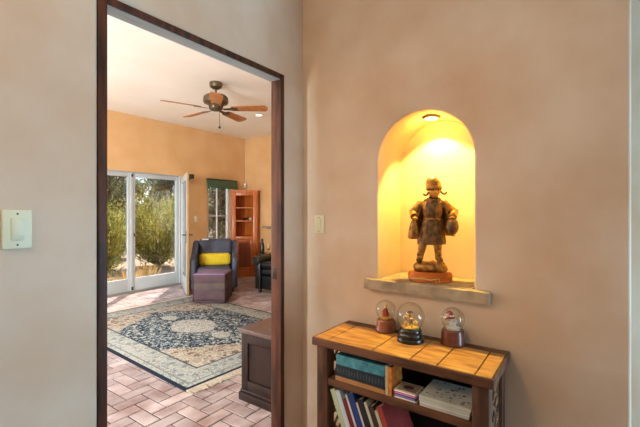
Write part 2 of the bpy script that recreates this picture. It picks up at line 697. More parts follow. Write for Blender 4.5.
# the inner leaf standing open into the room
hx, hy = 4.07, YB - 0.015
ex, ey = 3.568, 5.075
ang = math.atan2(ey - hy, ex - hx)
LW = math.hypot(ex - hx, ey - hy)
d2 = bpy.data.objects.new('door_2', None)
d2.location = (hx, hy, 0.012)
d2.rotation_euler = (0, 0, ang)
d2['kind'] = 'structure'
COL.objects.link(d2)
LH = 1.90
lf2 = glazed_leaf(d2, M_door, LW, LH, 0.036, 0.095, 0.10, 0.22, Matrix.Identity(4))
M_oak = mat('oak_edge', (186, 150, 104), 0.5, rgb2=(170, 132, 88), scale=6, stretch=(6, 6, 1))
b = MB()
b.bb((LW, 0.001, 0), (LW + 0.004, 0.035, LH), 0.001)
b.build('door_edge', M_oak, d2)
b = MB()
for s, y in ((-1, 0.0), (1, 0.036)):
    b.bb((LW - 0.065, y - 0.006, 0.80), (LW - 0.03, y + 0.006, 0.99), 0.003)
    b.cyl((LW - 0.047, y, 0.93), (LW - 0.047, y + s * 0.05, 0.93), 0.009)
    b.tube([(LW - 0.047, y + s * 0.05, 0.93), (LW - 0.10, y + s * 0.052, 0.932), (LW - 0.16, y + s * 0.05, 0.925)], 0.009)
b.build('door_handle', M_steel, d2)
b = MB()
b.cyl((LW - 0.05, 0.03, 0.002), (LW - 0.05, 0.03, -0.010), 0.012)
b.build('door_stop', M_ivory, d2)

M_green = mat('green_shade_fabric', (84, 112, 84), 0.85, rgb2=(66, 94, 70), scale=30, stretch=(1, 1, 6), bump=0.1)
# rolled shade at the top of the open leaf
t = thing('rolled_blind', 'dark green rolled blind hung at the top of the open glazed door', 'blind',
          (hx, hy, 0.012), ang)
b = MB()
b.cyl((0.08, 0.082, LH - 0.055), (LW - 0.02, 0.082, LH - 0.055), 0.03)
b.build('fabric_roll', M_green, t)
for x in (0.075, LW - 0.022):
    b = MB()
    b.bb((x, 0.0365, LH - 0.09), (x + 0.008, 0.114, LH - 0.02), 0.002)
    b.build('bracket', M_steel, t)
b = MB()
b.tube([(LW - 0.03, 0.11, LH - 0.06), (LW - 0.03, 0.112, LH - 0.16)], 0.003)
b.ball((LW - 0.03, 0.112, LH - 0.165), 0.008, sub=2)
b.build('pull_cord', M_green, t)

# ------------------------------------------------------------------ window and roman shade
M_white = mat('window_white', (232, 232, 226), 0.45, rgb2=(226, 226, 220), scale=3)
wo = bpy.data.objects.new('window_1', None)
wo.location = (WX0, YB + 0.10, WZ0)
wo['kind'] = 'structure'
COL.objects.link(wo)
Ww, Wh = WX1 - WX0, WZ1 - WZ0
b = MB()
b.bb((0, 0, 0), (0.10, 0.06, Wh), 0.003)
b.bb((Ww - 0.055, 0, 0), (Ww, 0.06, Wh), 0.003)
for z in (0, Wh - 0.035):
    b.bb((0.10, 0, z), (Ww - 0.055, 0.06, z + 0.035), 0.003)
b.build('window_frame', M_white, wo)
b = MB()
b.bb((0.321, 0.015, 0.035), (0.339, 0.045, Wh - 0.035))
b.bb((0.10, 0.017, 0.663), (Ww - 0.055, 0.043, 0.681))
b.build('glazing_bars', M_white, wo, smooth=False)
b = MB()
b.bb((0.10, 0.028, 0.035), (Ww - 0.055, 0.032, Wh - 0.035))
b.build('glass_pane', M_pane, wo, smooth=False)
b = MB()
b.bb((-0.02, -0.12, -0.03), (Ww + 0.02, 0, 0.0), 0.006)
b.build('window_sill', M_white, wo)

t = thing('roman_shade', 'raised dark green fabric shade above the narrow window', 'shade', (WX0 - 0.02, YB, WZ1 + 0.0))
b = MB()
for k in range(5):
    y = 0.0 - 0.018 * k
    b.box((Ww / 2 + 0.04, -0.03 - 0.008 * k, -0.055 - 0.026 * k), (Ww + 0.10, 0.045 + 0.006 * (4 - k), 0.05), 0.018, 3)
b.build('fabric_folds', M_green, t)
b = MB()
b.bb((-0.01, -0.05, -0.04), (Ww + 0.09, -0.001, -0.005), 0.003)
b.build('head_rail', mat('shade_rail', (48, 62, 48), 0.6), t)

# ------------------------------------------------------------------ outdoors
M_sand = mat('sandy_ground', (176, 152, 126), 0.95, rgb2=(150, 126, 100), scale=2.5, detail=8, bump=0.3)
b = MB()
b.bb((-14, YB + 0.16, -0.30), (34, 44, -0.08))
struct(b, 'ground', M_sand, smooth=False)
M_step = mat('flagstone', (205, 185, 165), 0.85, rgb2=(185, 165, 145), scale=4, bump=0.2)
b = MB()
b.bb((1.6, YB + 0.16, -0.08), (4.8, 6.5, -0.03), 0.01)
struct(b, 'patio', M_step)


def leaves(name, pts, nrm, L, W, m, parent, seed):
    rng = np.random.default_rng(seed)
    n = len(pts)
    d = rng.normal(size=(n, 3)) * 0.6 + nrm
    d /= np.linalg.norm(d, axis=1)[:, None] + 1e-9
    s = np.cross(d, rng.normal(size=(n, 3)))
    s /= np.linalg.norm(s, axis=1)[:, None] + 1e-9
    l = (L * rng.uniform(0.6, 1.3, n))[:, None]
    ww = (W * rng.uniform(0.7, 1.2, n))[:, None]
    v = np.empty((n, 4, 3))
    v[:, 0] = pts
    v[:, 1] = pts + d * l * 0.5 + s * ww * 0.5
    v[:, 2] = pts + d * l
    v[:, 3] = pts + d * l * 0.5 - s * ww * 0.5
    me = bpy.data.meshes.new(name)
    me.from_pydata(v.reshape(-1, 3).tolist(), [], np.arange(n * 4).reshape(n, 4).tolist())
    me.materials.append(m)
    o = bpy.data.objects.new(name, me)
    COL.objects.link(o)
    o.parent = parent
    return o


M_leafY = leaf_mat('willow_leaf', (92, 102, 48), (188, 184, 98))
M_leafY2 = leaf_mat('sage_leaf', (100, 114, 52), (166, 164, 92))
M_need = [leaf_mat('needle_dark', (78, 88, 64), (146, 150, 114)), leaf_mat('needle_mid', (88, 96, 64), (158, 158, 114)),
          leaf_mat('needle_grey', (100, 106, 84), (164, 164, 136))]
M_bark = mat('bark', (104, 88, 72), 0.9, rgb2=(72, 58, 46), scale=10, stretch=(3, 3, 0.6), bump=0.4)
M_twig = mat('twig', (120, 100, 72), 0.9, rgb2=(92, 74, 52), scale=8)


def bush(x, y, rad, h, nst, nlf, label, m, seed, L=0.10, W=0.03):
    rng = np.random.default_rng(seed)
    t = thing('willow_shrub', label, 'bush', (x, y, -0.08), group='shrubs outside the glass doors')
    b = MB()
    P, N = [], []
    per = nlf // nst
    for i in range(nst):
        a = rng.uniform(0, 2 * PI)
        rr = rad * math.sqrt(rng.uniform(0.02, 1))
        hh = h * rng.uniform(0.72, 1.0) * (1 - 0.30 * (rr / rad) ** 2)
        q = []
        for k in range(7):
            u = k / 6
            q.append(np.array((math.cos(a) * rr * u ** 0.85 + 0.04 * math.cos(a), math.sin(a) * rr * u ** 0.85 + 0.04 * math.sin(a), hh * (u ** 1.1))))
        if i % 2 == 0:
            b.tube([tuple(p) for p in q], [0.012 - 0.0013 * k for k in range(7)], 4)
        u = rng.uniform(0.12, 1.0, per) ** 0.85 * 5.999
        k = u.astype(int)
        f = (u - k)[:, None]
        qa = np.array(q)
        base = qa[k] * (1 - f) + qa[k + 1] * f
        base = base + rng.normal(size=(per, 3)) * np.array((0.10, 0.10, 0.09))
        P.append(base)
        N.append(np.tile(np.array((math.cos(a) * 0.5, math.sin(a) * 0.5, 0.8)), (per, 1)))
    b.build('stems', M_twig, t)
    P = np.concatenate(P)
    P[:, 2] = np.maximum(P[:, 2], 0.06)
    leaves('foliage', P, np.concatenate(N), L, W, m, t, seed + 1)
    return t


bush(5.45, 8.95, 0.95, 1.95, 70, 9000, 'tall yellow-green shrub filling the right door pane', M_leafY, 1)
bush(3.62, 8.0, 0.50, 1.62, 42, 4600, 'yellow-green shrub behind the left door pane', M_leafY2, 2)
bush(7.4, 11.3, 0.8, 1.9, 46, 4500, 'yellow-green shrub farther back at the right edge of the door glass', M_leafY2, 3)
bush(5.6, 11.5, 0.8, 1.6, 46, 4500, 'yellow-green shrub farther back, showing in the left door pane', M_leafY2, 4)


def tree(x, y, h, rad, label, m, seed, n=7000):
    rng = np.random.default_rng(seed)
    t = thing('juniper_tree', label, 'tree', (x, y, -0.08), group='evergreens beyond the shrubs')
    b = MB()
    b.tube([(0, 0, 0), (0.06, 0.03, h * 0.3), (0.02, 0.08, h * 0.6), (0.0, 0.02, h * 0.9)],
           [0.13, 0.10, 0.06, 0.02], 8)
    for k in range(9):
        a = rng.uniform(0, 2 * PI)
        z = h * rng.uniform(0.2, 0.7)
        b.tube([(0.03, 0.03, z), (math.cos(a) * rad * 0.4, math.sin(a) * rad * 0.4, z + 0.25),
                (math.cos(a) * rad * 0.75, math.sin(a) * rad * 0.75, z + 0.6)], [0.05, 0.03, 0.012], 5)
    b.build('trunk', M_bark, t)
    nc = 46
    C = []
    for k in range(nc):
        z = rng.uniform(0.10, 1.0)
        pr = rad * (1 - max(0, (z - 0.35) / 0.65) ** 1.6 * 0.85)
        a = rng.uniform(0, 2 * PI)
        q = pr * math.sqrt(rng.uniform(0.1, 1))
        C.append((math.cos(a) * q, math.sin(a) * q, z * h))
    C = np.array(C)
    idx = rng.integers(0, nc, n)
    off = rng.normal(size=(n, 3))
    off /= np.linalg.norm(off, axis=1)[:, None]
    off *= (rng.uniform(0.5, 1, n) ** 0.5 * 0.36 * (rad / 1.3))[:, None]
    off[:, 2] *= 0.8
    P = C[idx] + off
    P[:, 2] = np.maximum(P[:, 2], 0.10)
    leaves('foliage', P, off * 2.5 + np.array((0, 0, 0.35)), 0.17, 0.055, m, t, seed + 1)
    return t


TREES = [
    (6.6, 13.9, 3.5, 1.0, 'evergreen tree behind the shrubs at the left edge of the door glass', 0),
    (9.1, 14.0, 3.4, 0.95, 'evergreen tree rising behind the right edge of the right door pane', 1),
    (10.9, 12.6, 3.1, 0.9, 'nearest evergreen tree seen through the narrow window', 2),
    (8.9, 17.4, 3.9, 1.15, 'evergreen tree farther back straight behind the door mullion', 1),
    (13.6, 16.6, 3.8, 1.15, 'farther evergreen tree showing in the left half of the narrow window', 0),
    (9.6, 20.6, 4.6, 1.3, 'far evergreen tree showing in the left door pane between nearer trees', 2),
    (12.9, 20.4, 4.4, 1.3, 'far evergreen tree showing above the tall shrub in the right door pane', 2),
    (17.0, 20.0, 4.4, 1.3, 'most distant evergreen tree in the right half of the narrow window', 1),
]
for i, (x, y, h, rad, lb, mi) in enumerate(TREES):
    tree(x, y, h, rad, lb, M_need[mi], 30 + 2 * i)

M_dry = leaf_mat('dry_grass', (170, 140, 84), (222, 196, 132))
rng = np.random.default_rng(5)
TUF = [(3.05, 6.75, 'dry grass tuft at the lower left of the left door pane'), (3.80, 7.15, 'dry grass tuft in the left pane beside the mullion'),
       (4.35, 7.6, 'dry grass tuft in the right pane, in front of the tall shrub')]
for i, (x, y, lb) in enumerate(TUF):
    t = thing('dry_grass_tuft', lb, 'grass', (x, y, -0.08), group='dry grass tufts outside')
    n = 170
    P = rng.normal(size=(n, 3)) * np.array((0.09, 0.09, 0))
    leaves('grass_blades', P, np.column_stack((P[:, 0] * 4, P[:, 1] * 4, np.full(n, 2.0))), 0.28, 0.014, M_dry, t, 90 + i)

# ------------------------------------------------------------------ rug
def rug_mat():
    m = bpy.data.materials.new('oriental_rug')
    m.use_nodes = True
    nt = m.node_tree
    n, l = nt.nodes, nt.links
    p = n['Principled BSDF']
    p.inputs['Roughness'].default_value = 0.95
    p.inputs['Specular IOR Level'].default_value = 0.1
    tc = n.new('ShaderNodeTexCoord')
    sp = n.new('ShaderNodeSeparateXYZ')
    l.new(tc.outputs['Object'], sp.inputs[0])

    def mth(op, a, b=None):
        q = n.new('ShaderNodeMath')
        q.operation = op
        for i, v in enumerate((a, b)):
            if v is None:
                continue
            if isinstance(v, (int, float)):
                q.inputs[i].default_value = v
            else:
                l.new(v, q.inputs[i])
        return q.outputs[0]

    def mix(f, a, b):
        q = n.new('ShaderNodeMix')
        q.data_type = 'RGBA'
        for s, v in ((q.inputs[0], f), (q.inputs[6], a), (q.inputs[7], b)):
            if isinstance(v, tuple):
                s.default_value = v
            else:
                l.new(v, s)
        return q.outputs[2]

    ax = mth('ABSOLUTE', sp.outputs[0])
    ay = mth('ABSOLUTE', sp.outputs[1])
    dx = mth('SUBTRACT', 0.925, ax)
    dy = mth('SUBTRACT', 1.325, ay)
    d = mth('MINIMUM', dx, dy)

    def spots(scale, thr, rnd=1.0, dist=0.5):
        nz = n.new('ShaderNodeTexNoise')
        nz.inputs['Scale'].default_value = 14
        l.new(tc.outputs['Object'], nz.inputs['Vector'])
        ad = n.new('ShaderNodeVectorMath')
        ad.operation = 'MULTIPLY_ADD'
        ad.inputs[1].default_value = (0.06 * dist,) * 3
        l.new(nz.outputs['Color'], ad.inputs[0])
        l.new(tc.outputs['Object'], ad.inputs[2])
        v = n.new('ShaderNodeTexVoronoi')
        v.inputs['Scale'].default_value = scale
        v.inputs['Randomness'].default_value = rnd
        l.new(ad.outputs[0], v.inputs['Vector'])
        f = mth('LESS_THAN', v.outputs['Distance'], thr)
        return f, v

    def swirl(scale, a, bnd):
        nz = n.new('ShaderNodeTexNoise')
        nz.inputs['Scale'].default_value = scale
        nz.inputs['Detail'].default_value = 2
        nz.inputs['Distortion'].default_value = 1.6
        l.new(tc.outputs['Object'], nz.inputs['Vector'])
        q = mth('SUBTRACT', nz.outputs['Fac'], a)
        q = mth('ABSOLUTE', q)
        return mth('LESS_THAN', q, bnd)

    navy = lin((38, 52, 66))
    cream = lin((190, 191, 185))
    ltblue = lin((150, 162, 166))
    tan = lin((164, 152, 136))
    rose = lin((116, 96, 82))
    sand = lin((190, 183, 170))
    # navy field with cream vines and blossoms
    f1, v1 = spots(21, 0.31)
    fld = mix(f1, navy, cream)
    fld = mix(swirl(15, 0.5, 0.035), fld, ltblue)
    f2, v2 = spots(9, 0.22)
    fld = mix(f2, fld, lin((176, 176, 166)))
    # spandrels
    f3, v3 = spots(11, 0.38)
    spn = mix(f3, tan, rose)
    spn = mix(swirl(11, 0.48, 0.04), spn, sand)
    f3b, _ = spots(31, 0.25)
    spn = mix(f3b, spn, lin((120, 120, 116)))
    hexa = mth('ADD', mth('MULTIPLY', ax, 0.62), mth('MULTIPLY', ay, 0.86))
    wob = n.new('ShaderNodeTexNoise')
    wob.inputs['Scale'].default_value = 5
    l.new(tc.outputs['Object'], wob.inputs['Vector'])
    hexa = mth('ADD', hexa, mth('MULTIPLY', mth('SUBTRACT', wob.outputs['Fac'], 0.5), 0.22))
    isp = mth('GREATER_THAN', hexa, 0.77)
    inner = mix(isp, fld, spn)
    # medallion
    med = mth('ADD', mth('POWER', mth('DIVIDE', ax, 0.24), 1.6), mth('POWER', mth('DIVIDE', ay, 0.30), 1.6))
    f4, v4 = spots(22, 0.27)
    mcol = mix(f4, cream, lin((150, 140, 132)))
    mcol = mix(swirl(17, 0.5, 0.03), mcol, lin((126, 128, 130)))
    inner = mix(mth('LESS_THAN', med, 1.0), inner, mcol)
    # pendants
    pen = mth('ADD', mth('POWER', mth('DIVIDE', ax, 0.085), 2.0), mth('POWER', mth('DIVIDE', mth('SUBTRACT', ay, 0.50), 0.11), 2.0))
    inner = mix(mth('LESS_THAN', pen, 1.0), inner, mcol)
    # main border
    f5, v5 = spots(10, 0.30)
    brd = mix(f5, lin((170, 173, 168)), lin((124, 134, 136)))
    f6, v6 = spots(24, 0.26)
    brd = mix(f6, brd, lin((188, 178, 162)))
    brd = mix(swirl(14, 0.5, 0.03), brd, lin((122, 128, 128)))
    col = mix(mth('LESS_THAN', d, 0.27), inner, brd)
    line = mth('MULTIPLY', mth('LESS_THAN', d, 0.285), mth('GREATER_THAN', d, 0.268))
    col = mix(line, col, lin((70, 80, 88)))
    line2 = mth('MULTIPLY', mth('LESS_THAN', d, 0.085), mth('GREATER_THAN', d, 0.07))
    col = mix(line2, col, lin((126, 128, 126)))
    col = mix(mth('LESS_THAN', d, 0.028), col, lin((34, 44, 56)))
    l.new(col, p.inputs['Base Color'])
    bp = n.new('ShaderNodeBump')
    bp.inputs['Strength'].default_value = 0.3
    bp.inputs['Distance'].default_value = 0.005
    nb = n.new('ShaderNodeTexNoise')
    nb.inputs['Scale'].default_value = 200
    l.new(tc.outputs['Object'], nb.inputs['Vector'])
    l.new(nb.outputs['Fac'], bp.inputs['Height'])
    l.new(bp.outputs[0], p.inputs['Normal'])
    return m


RA = R(-3.15)
RC_ = (2.65, 3.64)
t = thing('oriental_rug', 'large navy and beige oriental rug with cream medallion on the brick floor', 'rug', (RC_[0], RC_[1], 0.0), RA)
b = MB()
b.bb((-0.925, -1.325, 0.0005), (0.925, 1.325, 0.014), 0.004)
b.build('pile', rug_mat(), t)
M_fringe = mat('rug_fringe', (192, 180, 162), 0.95, rgb2=(176, 160, 140), scale=50)
for s in (-1, 1):
    b = MB()
    n = 210
    for i in range(n):
        x = -0.915 + 1.83 * i / (n - 1)
        j = random.uniform(-0.01, 0.01)
        ln = random.uniform(0.06, 0.095)
        b.tube([(x, s * 1.324, 0.008), (x + j, s * (1.324 + ln * 0.5), 0.005), (x + 2 * j, s * (1.324 + ln), 0.005)],
               [0.0058, 0.0052, 0.003], 5)
    fo_ = b.build('fringe', M_fringe, t)
    fo_['kind'] = 'stuff'

# ------------------------------------------------------------------ chest beside the doorway
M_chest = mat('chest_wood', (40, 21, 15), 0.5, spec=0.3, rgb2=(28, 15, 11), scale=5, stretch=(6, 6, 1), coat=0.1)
M_chest_top = mat('chest_top_sheen', (96, 74, 68), 0.30, rgb2=(78, 58, 52), scale=5, stretch=(1, 6, 6), coat=0.3)  # greyer, lighter base colour includes the reflection on the lid
CX0, CX1, CY0, CY1, CZ = 1.82, 2.85, 1.56, 1.965, 0.496
t = thing('wooden_chest', 'low dark wooden chest with panelled end just beyond the doorway', 'chest', (CX0, CY0, 0))
CW, CD = CX1 - CX0, CY1 - CY0
b = MB()
b.bb((0.014, 0.014, 0.06), (CW - 0.014, CD - 0.014, CZ - 0.028))
b.build('carcass', M_chest, t, smooth=False)
b = MB()
fw = 0.06
for y0 in (0.0, CD - fw):
    b.bb((0.0, y0, 0.07), (0.016, y0 + fw, CZ - 0.028), 0.003)
b.bb((0.0, fw, CZ - 0.028 - 0.07), (0.016, CD - fw, CZ - 0.028), 0.003)
b.bb((0.0, fw, 0.07), (0.016, CD - fw, 0.14), 0.003)
b.build('end_frame', M_chest, t)
b = MB()
for x0 in (0.016, CW / 2 - fw / 2, CW - fw):
    b.bb((x0, CD - 0.016, 0.07), (x0 + fw, CD, CZ - 0.028), 0.003)
b.bb((0.016, CD - 0.016, CZ - 0.098), (CW, CD, CZ - 0.028), 0.003)
b.bb((0.016, CD - 0.016, 0.07), (CW, CD, 0.14), 0.003)
b.build('front_frame', M_chest, t)
b = MB()
b.bb((-0.014, 0.0, 0.0), (CW, CD + 0.014, 0.055), 0.004)
b.bb((-0.007, 0.0, 0.055), (CW, CD + 0.007, 0.075), 0.007, 3)
b.build('plinth', M_chest, t)
b = MB()
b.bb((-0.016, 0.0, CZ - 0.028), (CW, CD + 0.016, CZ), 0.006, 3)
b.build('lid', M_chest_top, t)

# ------------------------------------------------------------------ blue armchair, cushion, ottoman
M_slate = mat('slate_upholstery', (76, 79, 96), 0.6, rgb2=(64, 66, 82), scale=6, bump=0.08, bscale=120)
M_legw = mat('chair_leg_wood', (50, 34, 26), 0.5, rgb2=(40, 26, 20), scale=8)
FACE = math.atan2(-0.76, -0.65)          # facing direction
CHR = FACE + PI / 2                      # local -Y faces that way
t = thing('slate_armchair', 'slate blue upholstered armchair facing the doorway behind the purple ottoman', 'armchair', (4.18, 5.16, 0), CHR)
b = MB()
b.bb((-0.265, -0.385, 0.07), (0.265, 0.30, 0.30), 0.03, 3)
b.build('seat_base', M_slate, t)
b = MB()
b.box((0, -0.09, 0.345), (0.535, 0.60, 0.12), 0.045, 4)
b.build('seat_cushion', M_slate, t)
b = MB()
vs = b.box((0, 0.30, 0.53), (0.55, 0.19, 0.58), 0.06, 4)
for v in vs:
    k = (v.co.z - 0.24) / 0.58
    v.co.y += 0.11 * k
    v.co.x *= 1.0 + 0.06 * k
b.build('backrest', M_slate, t)
for s in (-1, 1):
    b = MB()
    prof = [(-0.40, 0.075), (-0.40, 0.50), (-0.385, 0.555), (-0.34, 0.575), (-0.10, 0.60), (0.12, 0.66), (0.30, 0.76), (0.40, 0.80), (0.47, 0.79), (0.44, 0.40), (0.36, 0.075)]
    vs = b.prism(prof, 0.272, 0.362, YZ, 0.03, 3)
    for v in vs:
        v.co.x += 0.05 * max(0, v.co.z - 0.3) ** 1.0 * 0.6
        if s < 0:
            v.co.x *= -1
    b.build('armrest', M_slate, t)
for sx in (-1, 1):
    for y in (-0.33, 0.29):
        b = MB()
        b.cyl((sx * 0.28, y, 0.0), (sx * 0.28, y, 0.085), 0.018, 0.026, 12)
        b.build('leg', M_legw, t)

M_yellow = mat('yellow_fabric', (226, 196, 40), 0.8, rgb2=(214, 182, 30), scale=40, bump=0.1, bscale=150)
CM = Matrix.Translation((4.18, 5.16, 0)) @ Matrix.Rotation(CHR, 4, 'Z')
pl = CM @ Vector((0, 0.02, 0.405))
t = thing('lumbar_pillow', 'bright yellow lumbar pillow on the slate blue armchair', 'pillow', tuple(pl), CHR)
b = MB()
vs = b.box((0, 0, 0.095), (0.50, 0.13, 0.20), 0.05, 5)
for v in vs:
    fx = abs(v.co.x) / 0.25
    fz = abs(v.co.z - 0.095) / 0.10
    v.co.y *= max(0.25, 1 - 0.55 * fx ** 3 - 0.35 * fz ** 3)
for v in b.bm.verts:
    v.co = Matrix.Rotation(R(-14), 4, 'X') @ v.co
b.build('pillow_body', M_yellow, t)
for s in (-1, 1):
    b = MB()
    b.box((s * 0.249, 0, 0.095), (0.008, 0.03, 0.15), 0.003)
    for v in b.bm.verts:
        v.co = Matrix.Rotation(R(-14), 4, 'X') @ v.co
    b.build('seam', M_yellow, t)

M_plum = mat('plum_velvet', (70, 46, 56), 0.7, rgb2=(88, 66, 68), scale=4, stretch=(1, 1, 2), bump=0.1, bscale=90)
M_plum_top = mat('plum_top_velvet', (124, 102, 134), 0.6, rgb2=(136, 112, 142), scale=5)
M_taupe = mat('taupe_velvet', (98, 80, 74), 0.75, rgb2=(80, 64, 62), scale=6, bump=0.1, bscale=90)
M_pipe = mat('plum_piping', (62, 36, 54), 0.6)
fd = Vector((-0.81, -0.585, 0))
oc = Vector(((3.275 + 3.54) / 2, (4.51 + 4.14) / 2, 0)) - fd * 0.225
t = thing('velvet_ottoman', 'cube ottoman in plum and taupe velvet standing on the rug edge', 'ottoman', (oc.x - 0.004, oc.y + 0.006, 0.0145), math.atan2(fd.y, fd.x) + PI / 2)
s2 = 0.225
b = MB()
b.box((0, 0, 0.13), (0.45, 0.45, 0.18), 0.022, 3)
b.bb((-0.2, -0.2, 0.0), (0.2, 0.2, 0.06), 0.01)
b.build('lower_band', M_plum, t)
b = MB()
b.box((0, 0, 0.23), (0.449, 0.449, 0.14), 0.02, 3)
b.build('middle_band', M_taupe, t)
b = MB()
b.box((0, 0, 0.335), (0.45, 0.45, 0.12), 0.02, 3)
b.build('upper_band', M_plum, t)
b = MB()
vs = b.box((0, 0, 0.395), (0.446, 0.446, 0.04), 0.018, 3)
for v in vs:
    if v.co.z > 0.39:
        v.co.z += 0.018 * (1 - (v.co.x / 0.225) ** 2) * (1 - (v.co.y / 0.225) ** 2)
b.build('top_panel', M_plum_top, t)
b = MB()
q = 0.222
for z in (0.03, 0.395):
    b.tube([(-q, -q, z), (q, -q, z), (q, q, z), (-q, q, z)], 0.007, 6, closed=True)
for sx in (-1, 1):
    for sy in (-1, 1):
        b.tube([(sx * q, sy * q, 0.03), (sx * q, sy * q, 0.395)], 0.007, 6)
b.build('piping', M_pipe, t)

# ------------------------------------------------------------------ dark leather armchair
M_leather = mat('dark_leather', (22, 25, 23), 0.33, rgb2=(14, 16, 15), scale=12, bump=0.15, bscale=40)
t = thing('leather_armchair', 'dark leather armchair with rolled arms half hidden by the doorway frame', 'armchair', (4.80, 3.95, 0), R(-90))
b = MB()
b.bb((-0.32, -0.42, 0.06), (0.32, 0.42, 0.28), 0.025, 3)
b.build('seat_base', M_leather, t)
for k, z in enumerate((0.345, 0.455)):
    b = MB()
    b.box((0, -0.10 - 0.01 * k, z), (0.628, 0.68, 0.108), 0.045, 4)
    b.build('seat_cushion', M_leather, t)
b = MB()
vs = b.box((0, 0.36, 0.56), (0.66, 0.22, 0.62), 0.08, 4)
for v in vs:
    v.co.y += 0.12 * (v.co.z - 0.25) / 0.6
b.build('backrest', M_leather, t)
for s in (-1, 1):
    b = MB()
    b.bb((s * 0.325, -0.45, 0.06), (s * 0.435, 0.42, 0.50), 0.02, 3)
    b.build('arm_panel', M_leather, t)
    b = MB()
    b.cyl((s * 0.395, -0.47, 0.52), (s * 0.395, 0.42, 0.53), 0.070, 0.068, 24)
    ar = b.build('rolled_arm', M_leather, t)
    b = MB()
    b.tube([(s * 0.395 + 0.064 * math.cos(a), -0.472, 0.52 + 0.064 * math.sin(a)) for a in np.linspace(0, 2 * PI, 20, endpoint=False)], 0.006, 6, closed=True)
    b.build('piping', M_leather, ar)
for sx in (-1, 1):
    for y in (-0.40, 0.38):
        b = MB()
        b.lathe([(0.018, 0), (0.03, 0.02), (0.032, 0.045), (0.024, 0.065)], (sx * 0.36, y, 0), 14)
        b.build('bun_foot', M_legw, t)

# side table behind the leather chair with a bottle and a brass candlestick
M_tab = mat('side_table_wood', (78, 50, 34), 0.5, rgb2=(58, 36, 24), scale=6, stretch=(1, 5, 5))
SX, SY = 5.20, 4.92
t = thing('side_table', 'small dark side table behind the leather armchair by the cabinet', 'table', (SX, SY, 0))
b = MB()
b.lathe([(0.0, 0.49), (0.20, 0.49), (0.205, 0.50), (0.205, 0.512), (0.2, 0.52), (0.0, 0.52)], seg=32)
b.build('table_top', M_tab, t)
b = MB()
b.lathe([(0.03, 0.04), (0.022, 0.12), (0.034, 0.25), (0.02, 0.32), (0.03, 0.49)], seg=20)
b.build('pedestal', M_tab, t)
for k in range(3):
    a = 2 * PI * k / 3
    b = MB()
    b.tube([(0.02 * math.cos(a), 0.02 * math.sin(a), 0.10), (0.10 * math.cos(a), 0.10 * math.sin(a), 0.05), (0.17 * math.cos(a), 0.17 * math.sin(a), 0.014)], [0.018, 0.016, 0.013], 8)
    b.build('leg', M_tab, t)
t = thing('dark_bottle', 'slim dark bottle showing above the leather armchair', 'bottle', (SX - 0.075, SY + 0.05, 0.52))
b = MB()
b.lathe([(0.0, 0), (0.04, 0), (0.042, 0.01), (0.042, 0.16), (0.03, 0.20), (0.018, 0.22), (0.018, 0.245), (0.0, 0.245)], seg=24)
b.build('bottle_body', mat('bottle_brown', (50, 32, 28), 0.25, rgb2=(40, 24, 22), scale=8), t)
b = MB()
b.lathe([(0.0, 0.245), (0.021, 0.245), (0.021, 0.28), (0.0, 0.282)], seg=20)
b.build('cap', M_steel, t)
M_brass = mat('brass', (190, 150, 80), 0.35, 0.8, rgb2=(160, 120, 60), scale=15)
t = thing('brass_ornament', 'small brass candlestick with pale candle right of the dark bottle', 'candlestick', (SX + 0.02, SY - 0.02, 0.52))
b = MB()
b.lathe([(0.0, 0), (0.045, 0), (0.045, 0.008), (0.015, 0.02), (0.012, 0.07), (0.03, 0.085), (0.033, 0.10), (0.0, 0.10)], seg=24)
b.build('holder', M_brass, t)
b = MB()
b.lathe([(0.0, 0.10), (0.02, 0.10), (0.02, 0.19), (0.0, 0.192)], seg=18)
b.build('candle', mat('candle_wax', (226, 200, 140), 0.5), t)

# small ledge on the east wall
M_pine = mat('honey_pine', (202, 112, 40), 0.42, rgb2=(174, 88, 28), scale=5, stretch=(5, 5, 0.8), coat=0.15)
M_pine_d = mat('red_pine_panel', (140, 66, 38), 0.42, rgb2=(118, 52, 30), scale=5, stretch=(5, 5, 0.8), coat=0.15)
t = thing('wall_shelf', 'narrow grey wooden shelf on the side wall right of the corner cabinet', 'shelf', (XE, 5.22, 0.985))
M_grey = mat('grey_wood', (150, 138, 120), 0.7, rgb2=(128, 116, 100), scale=6, stretch=(5, 1, 5))
b = MB()
b.bb((-0.14, -0.55, 0.0), (-0.001, 0.12, 0.03), 0.004)
b.build('board', M_grey, t)
b = MB()
b.bb((-0.03, -0.53, -0.022), (-0.001, 0.10, 0.0))
b.build('cleat', M_grey, t, smooth=False)

# ------------------------------------------------------------------ corner cabinet
cA, cB, cA2, cB2, cC = (5.12, 5.80), (5.47, 5.45), (5.22, 5.96), (5.63, 5.55), (5.63, 5.96)
KZ = 1.74
t = thing('corner_cabinet', 'tall honey pine corner cabinet with open shelves above a panelled door', 'cabinet', (cA[0], cA[1], 0))


def loc2(p):
    return (p[0] - cA[0], p[1] - cA[1])


pA, pB, pA2, pB2, pC = map(loc2, (cA, cB, cA2, cB2, cC))
inn = lambda p, k=0.02: (p[0] + (pC[0] * 0.5 - p[0]) * k, p[1] + (pC[1] * 0.5 - p[1]) * k)


def board(mb, p, q, z0, z1, th, side=1):
    p, q = Vector((*p, 0)), Vector((*q, 0))
    d = (q - p).normalized()
    nrm = Vector((-d.y, d.x, 0)) * side * th
    poly = [p, q, q + nrm, p + nrm]
    mb.prism([(v.x, v.y) for v in poly], z0, z1)


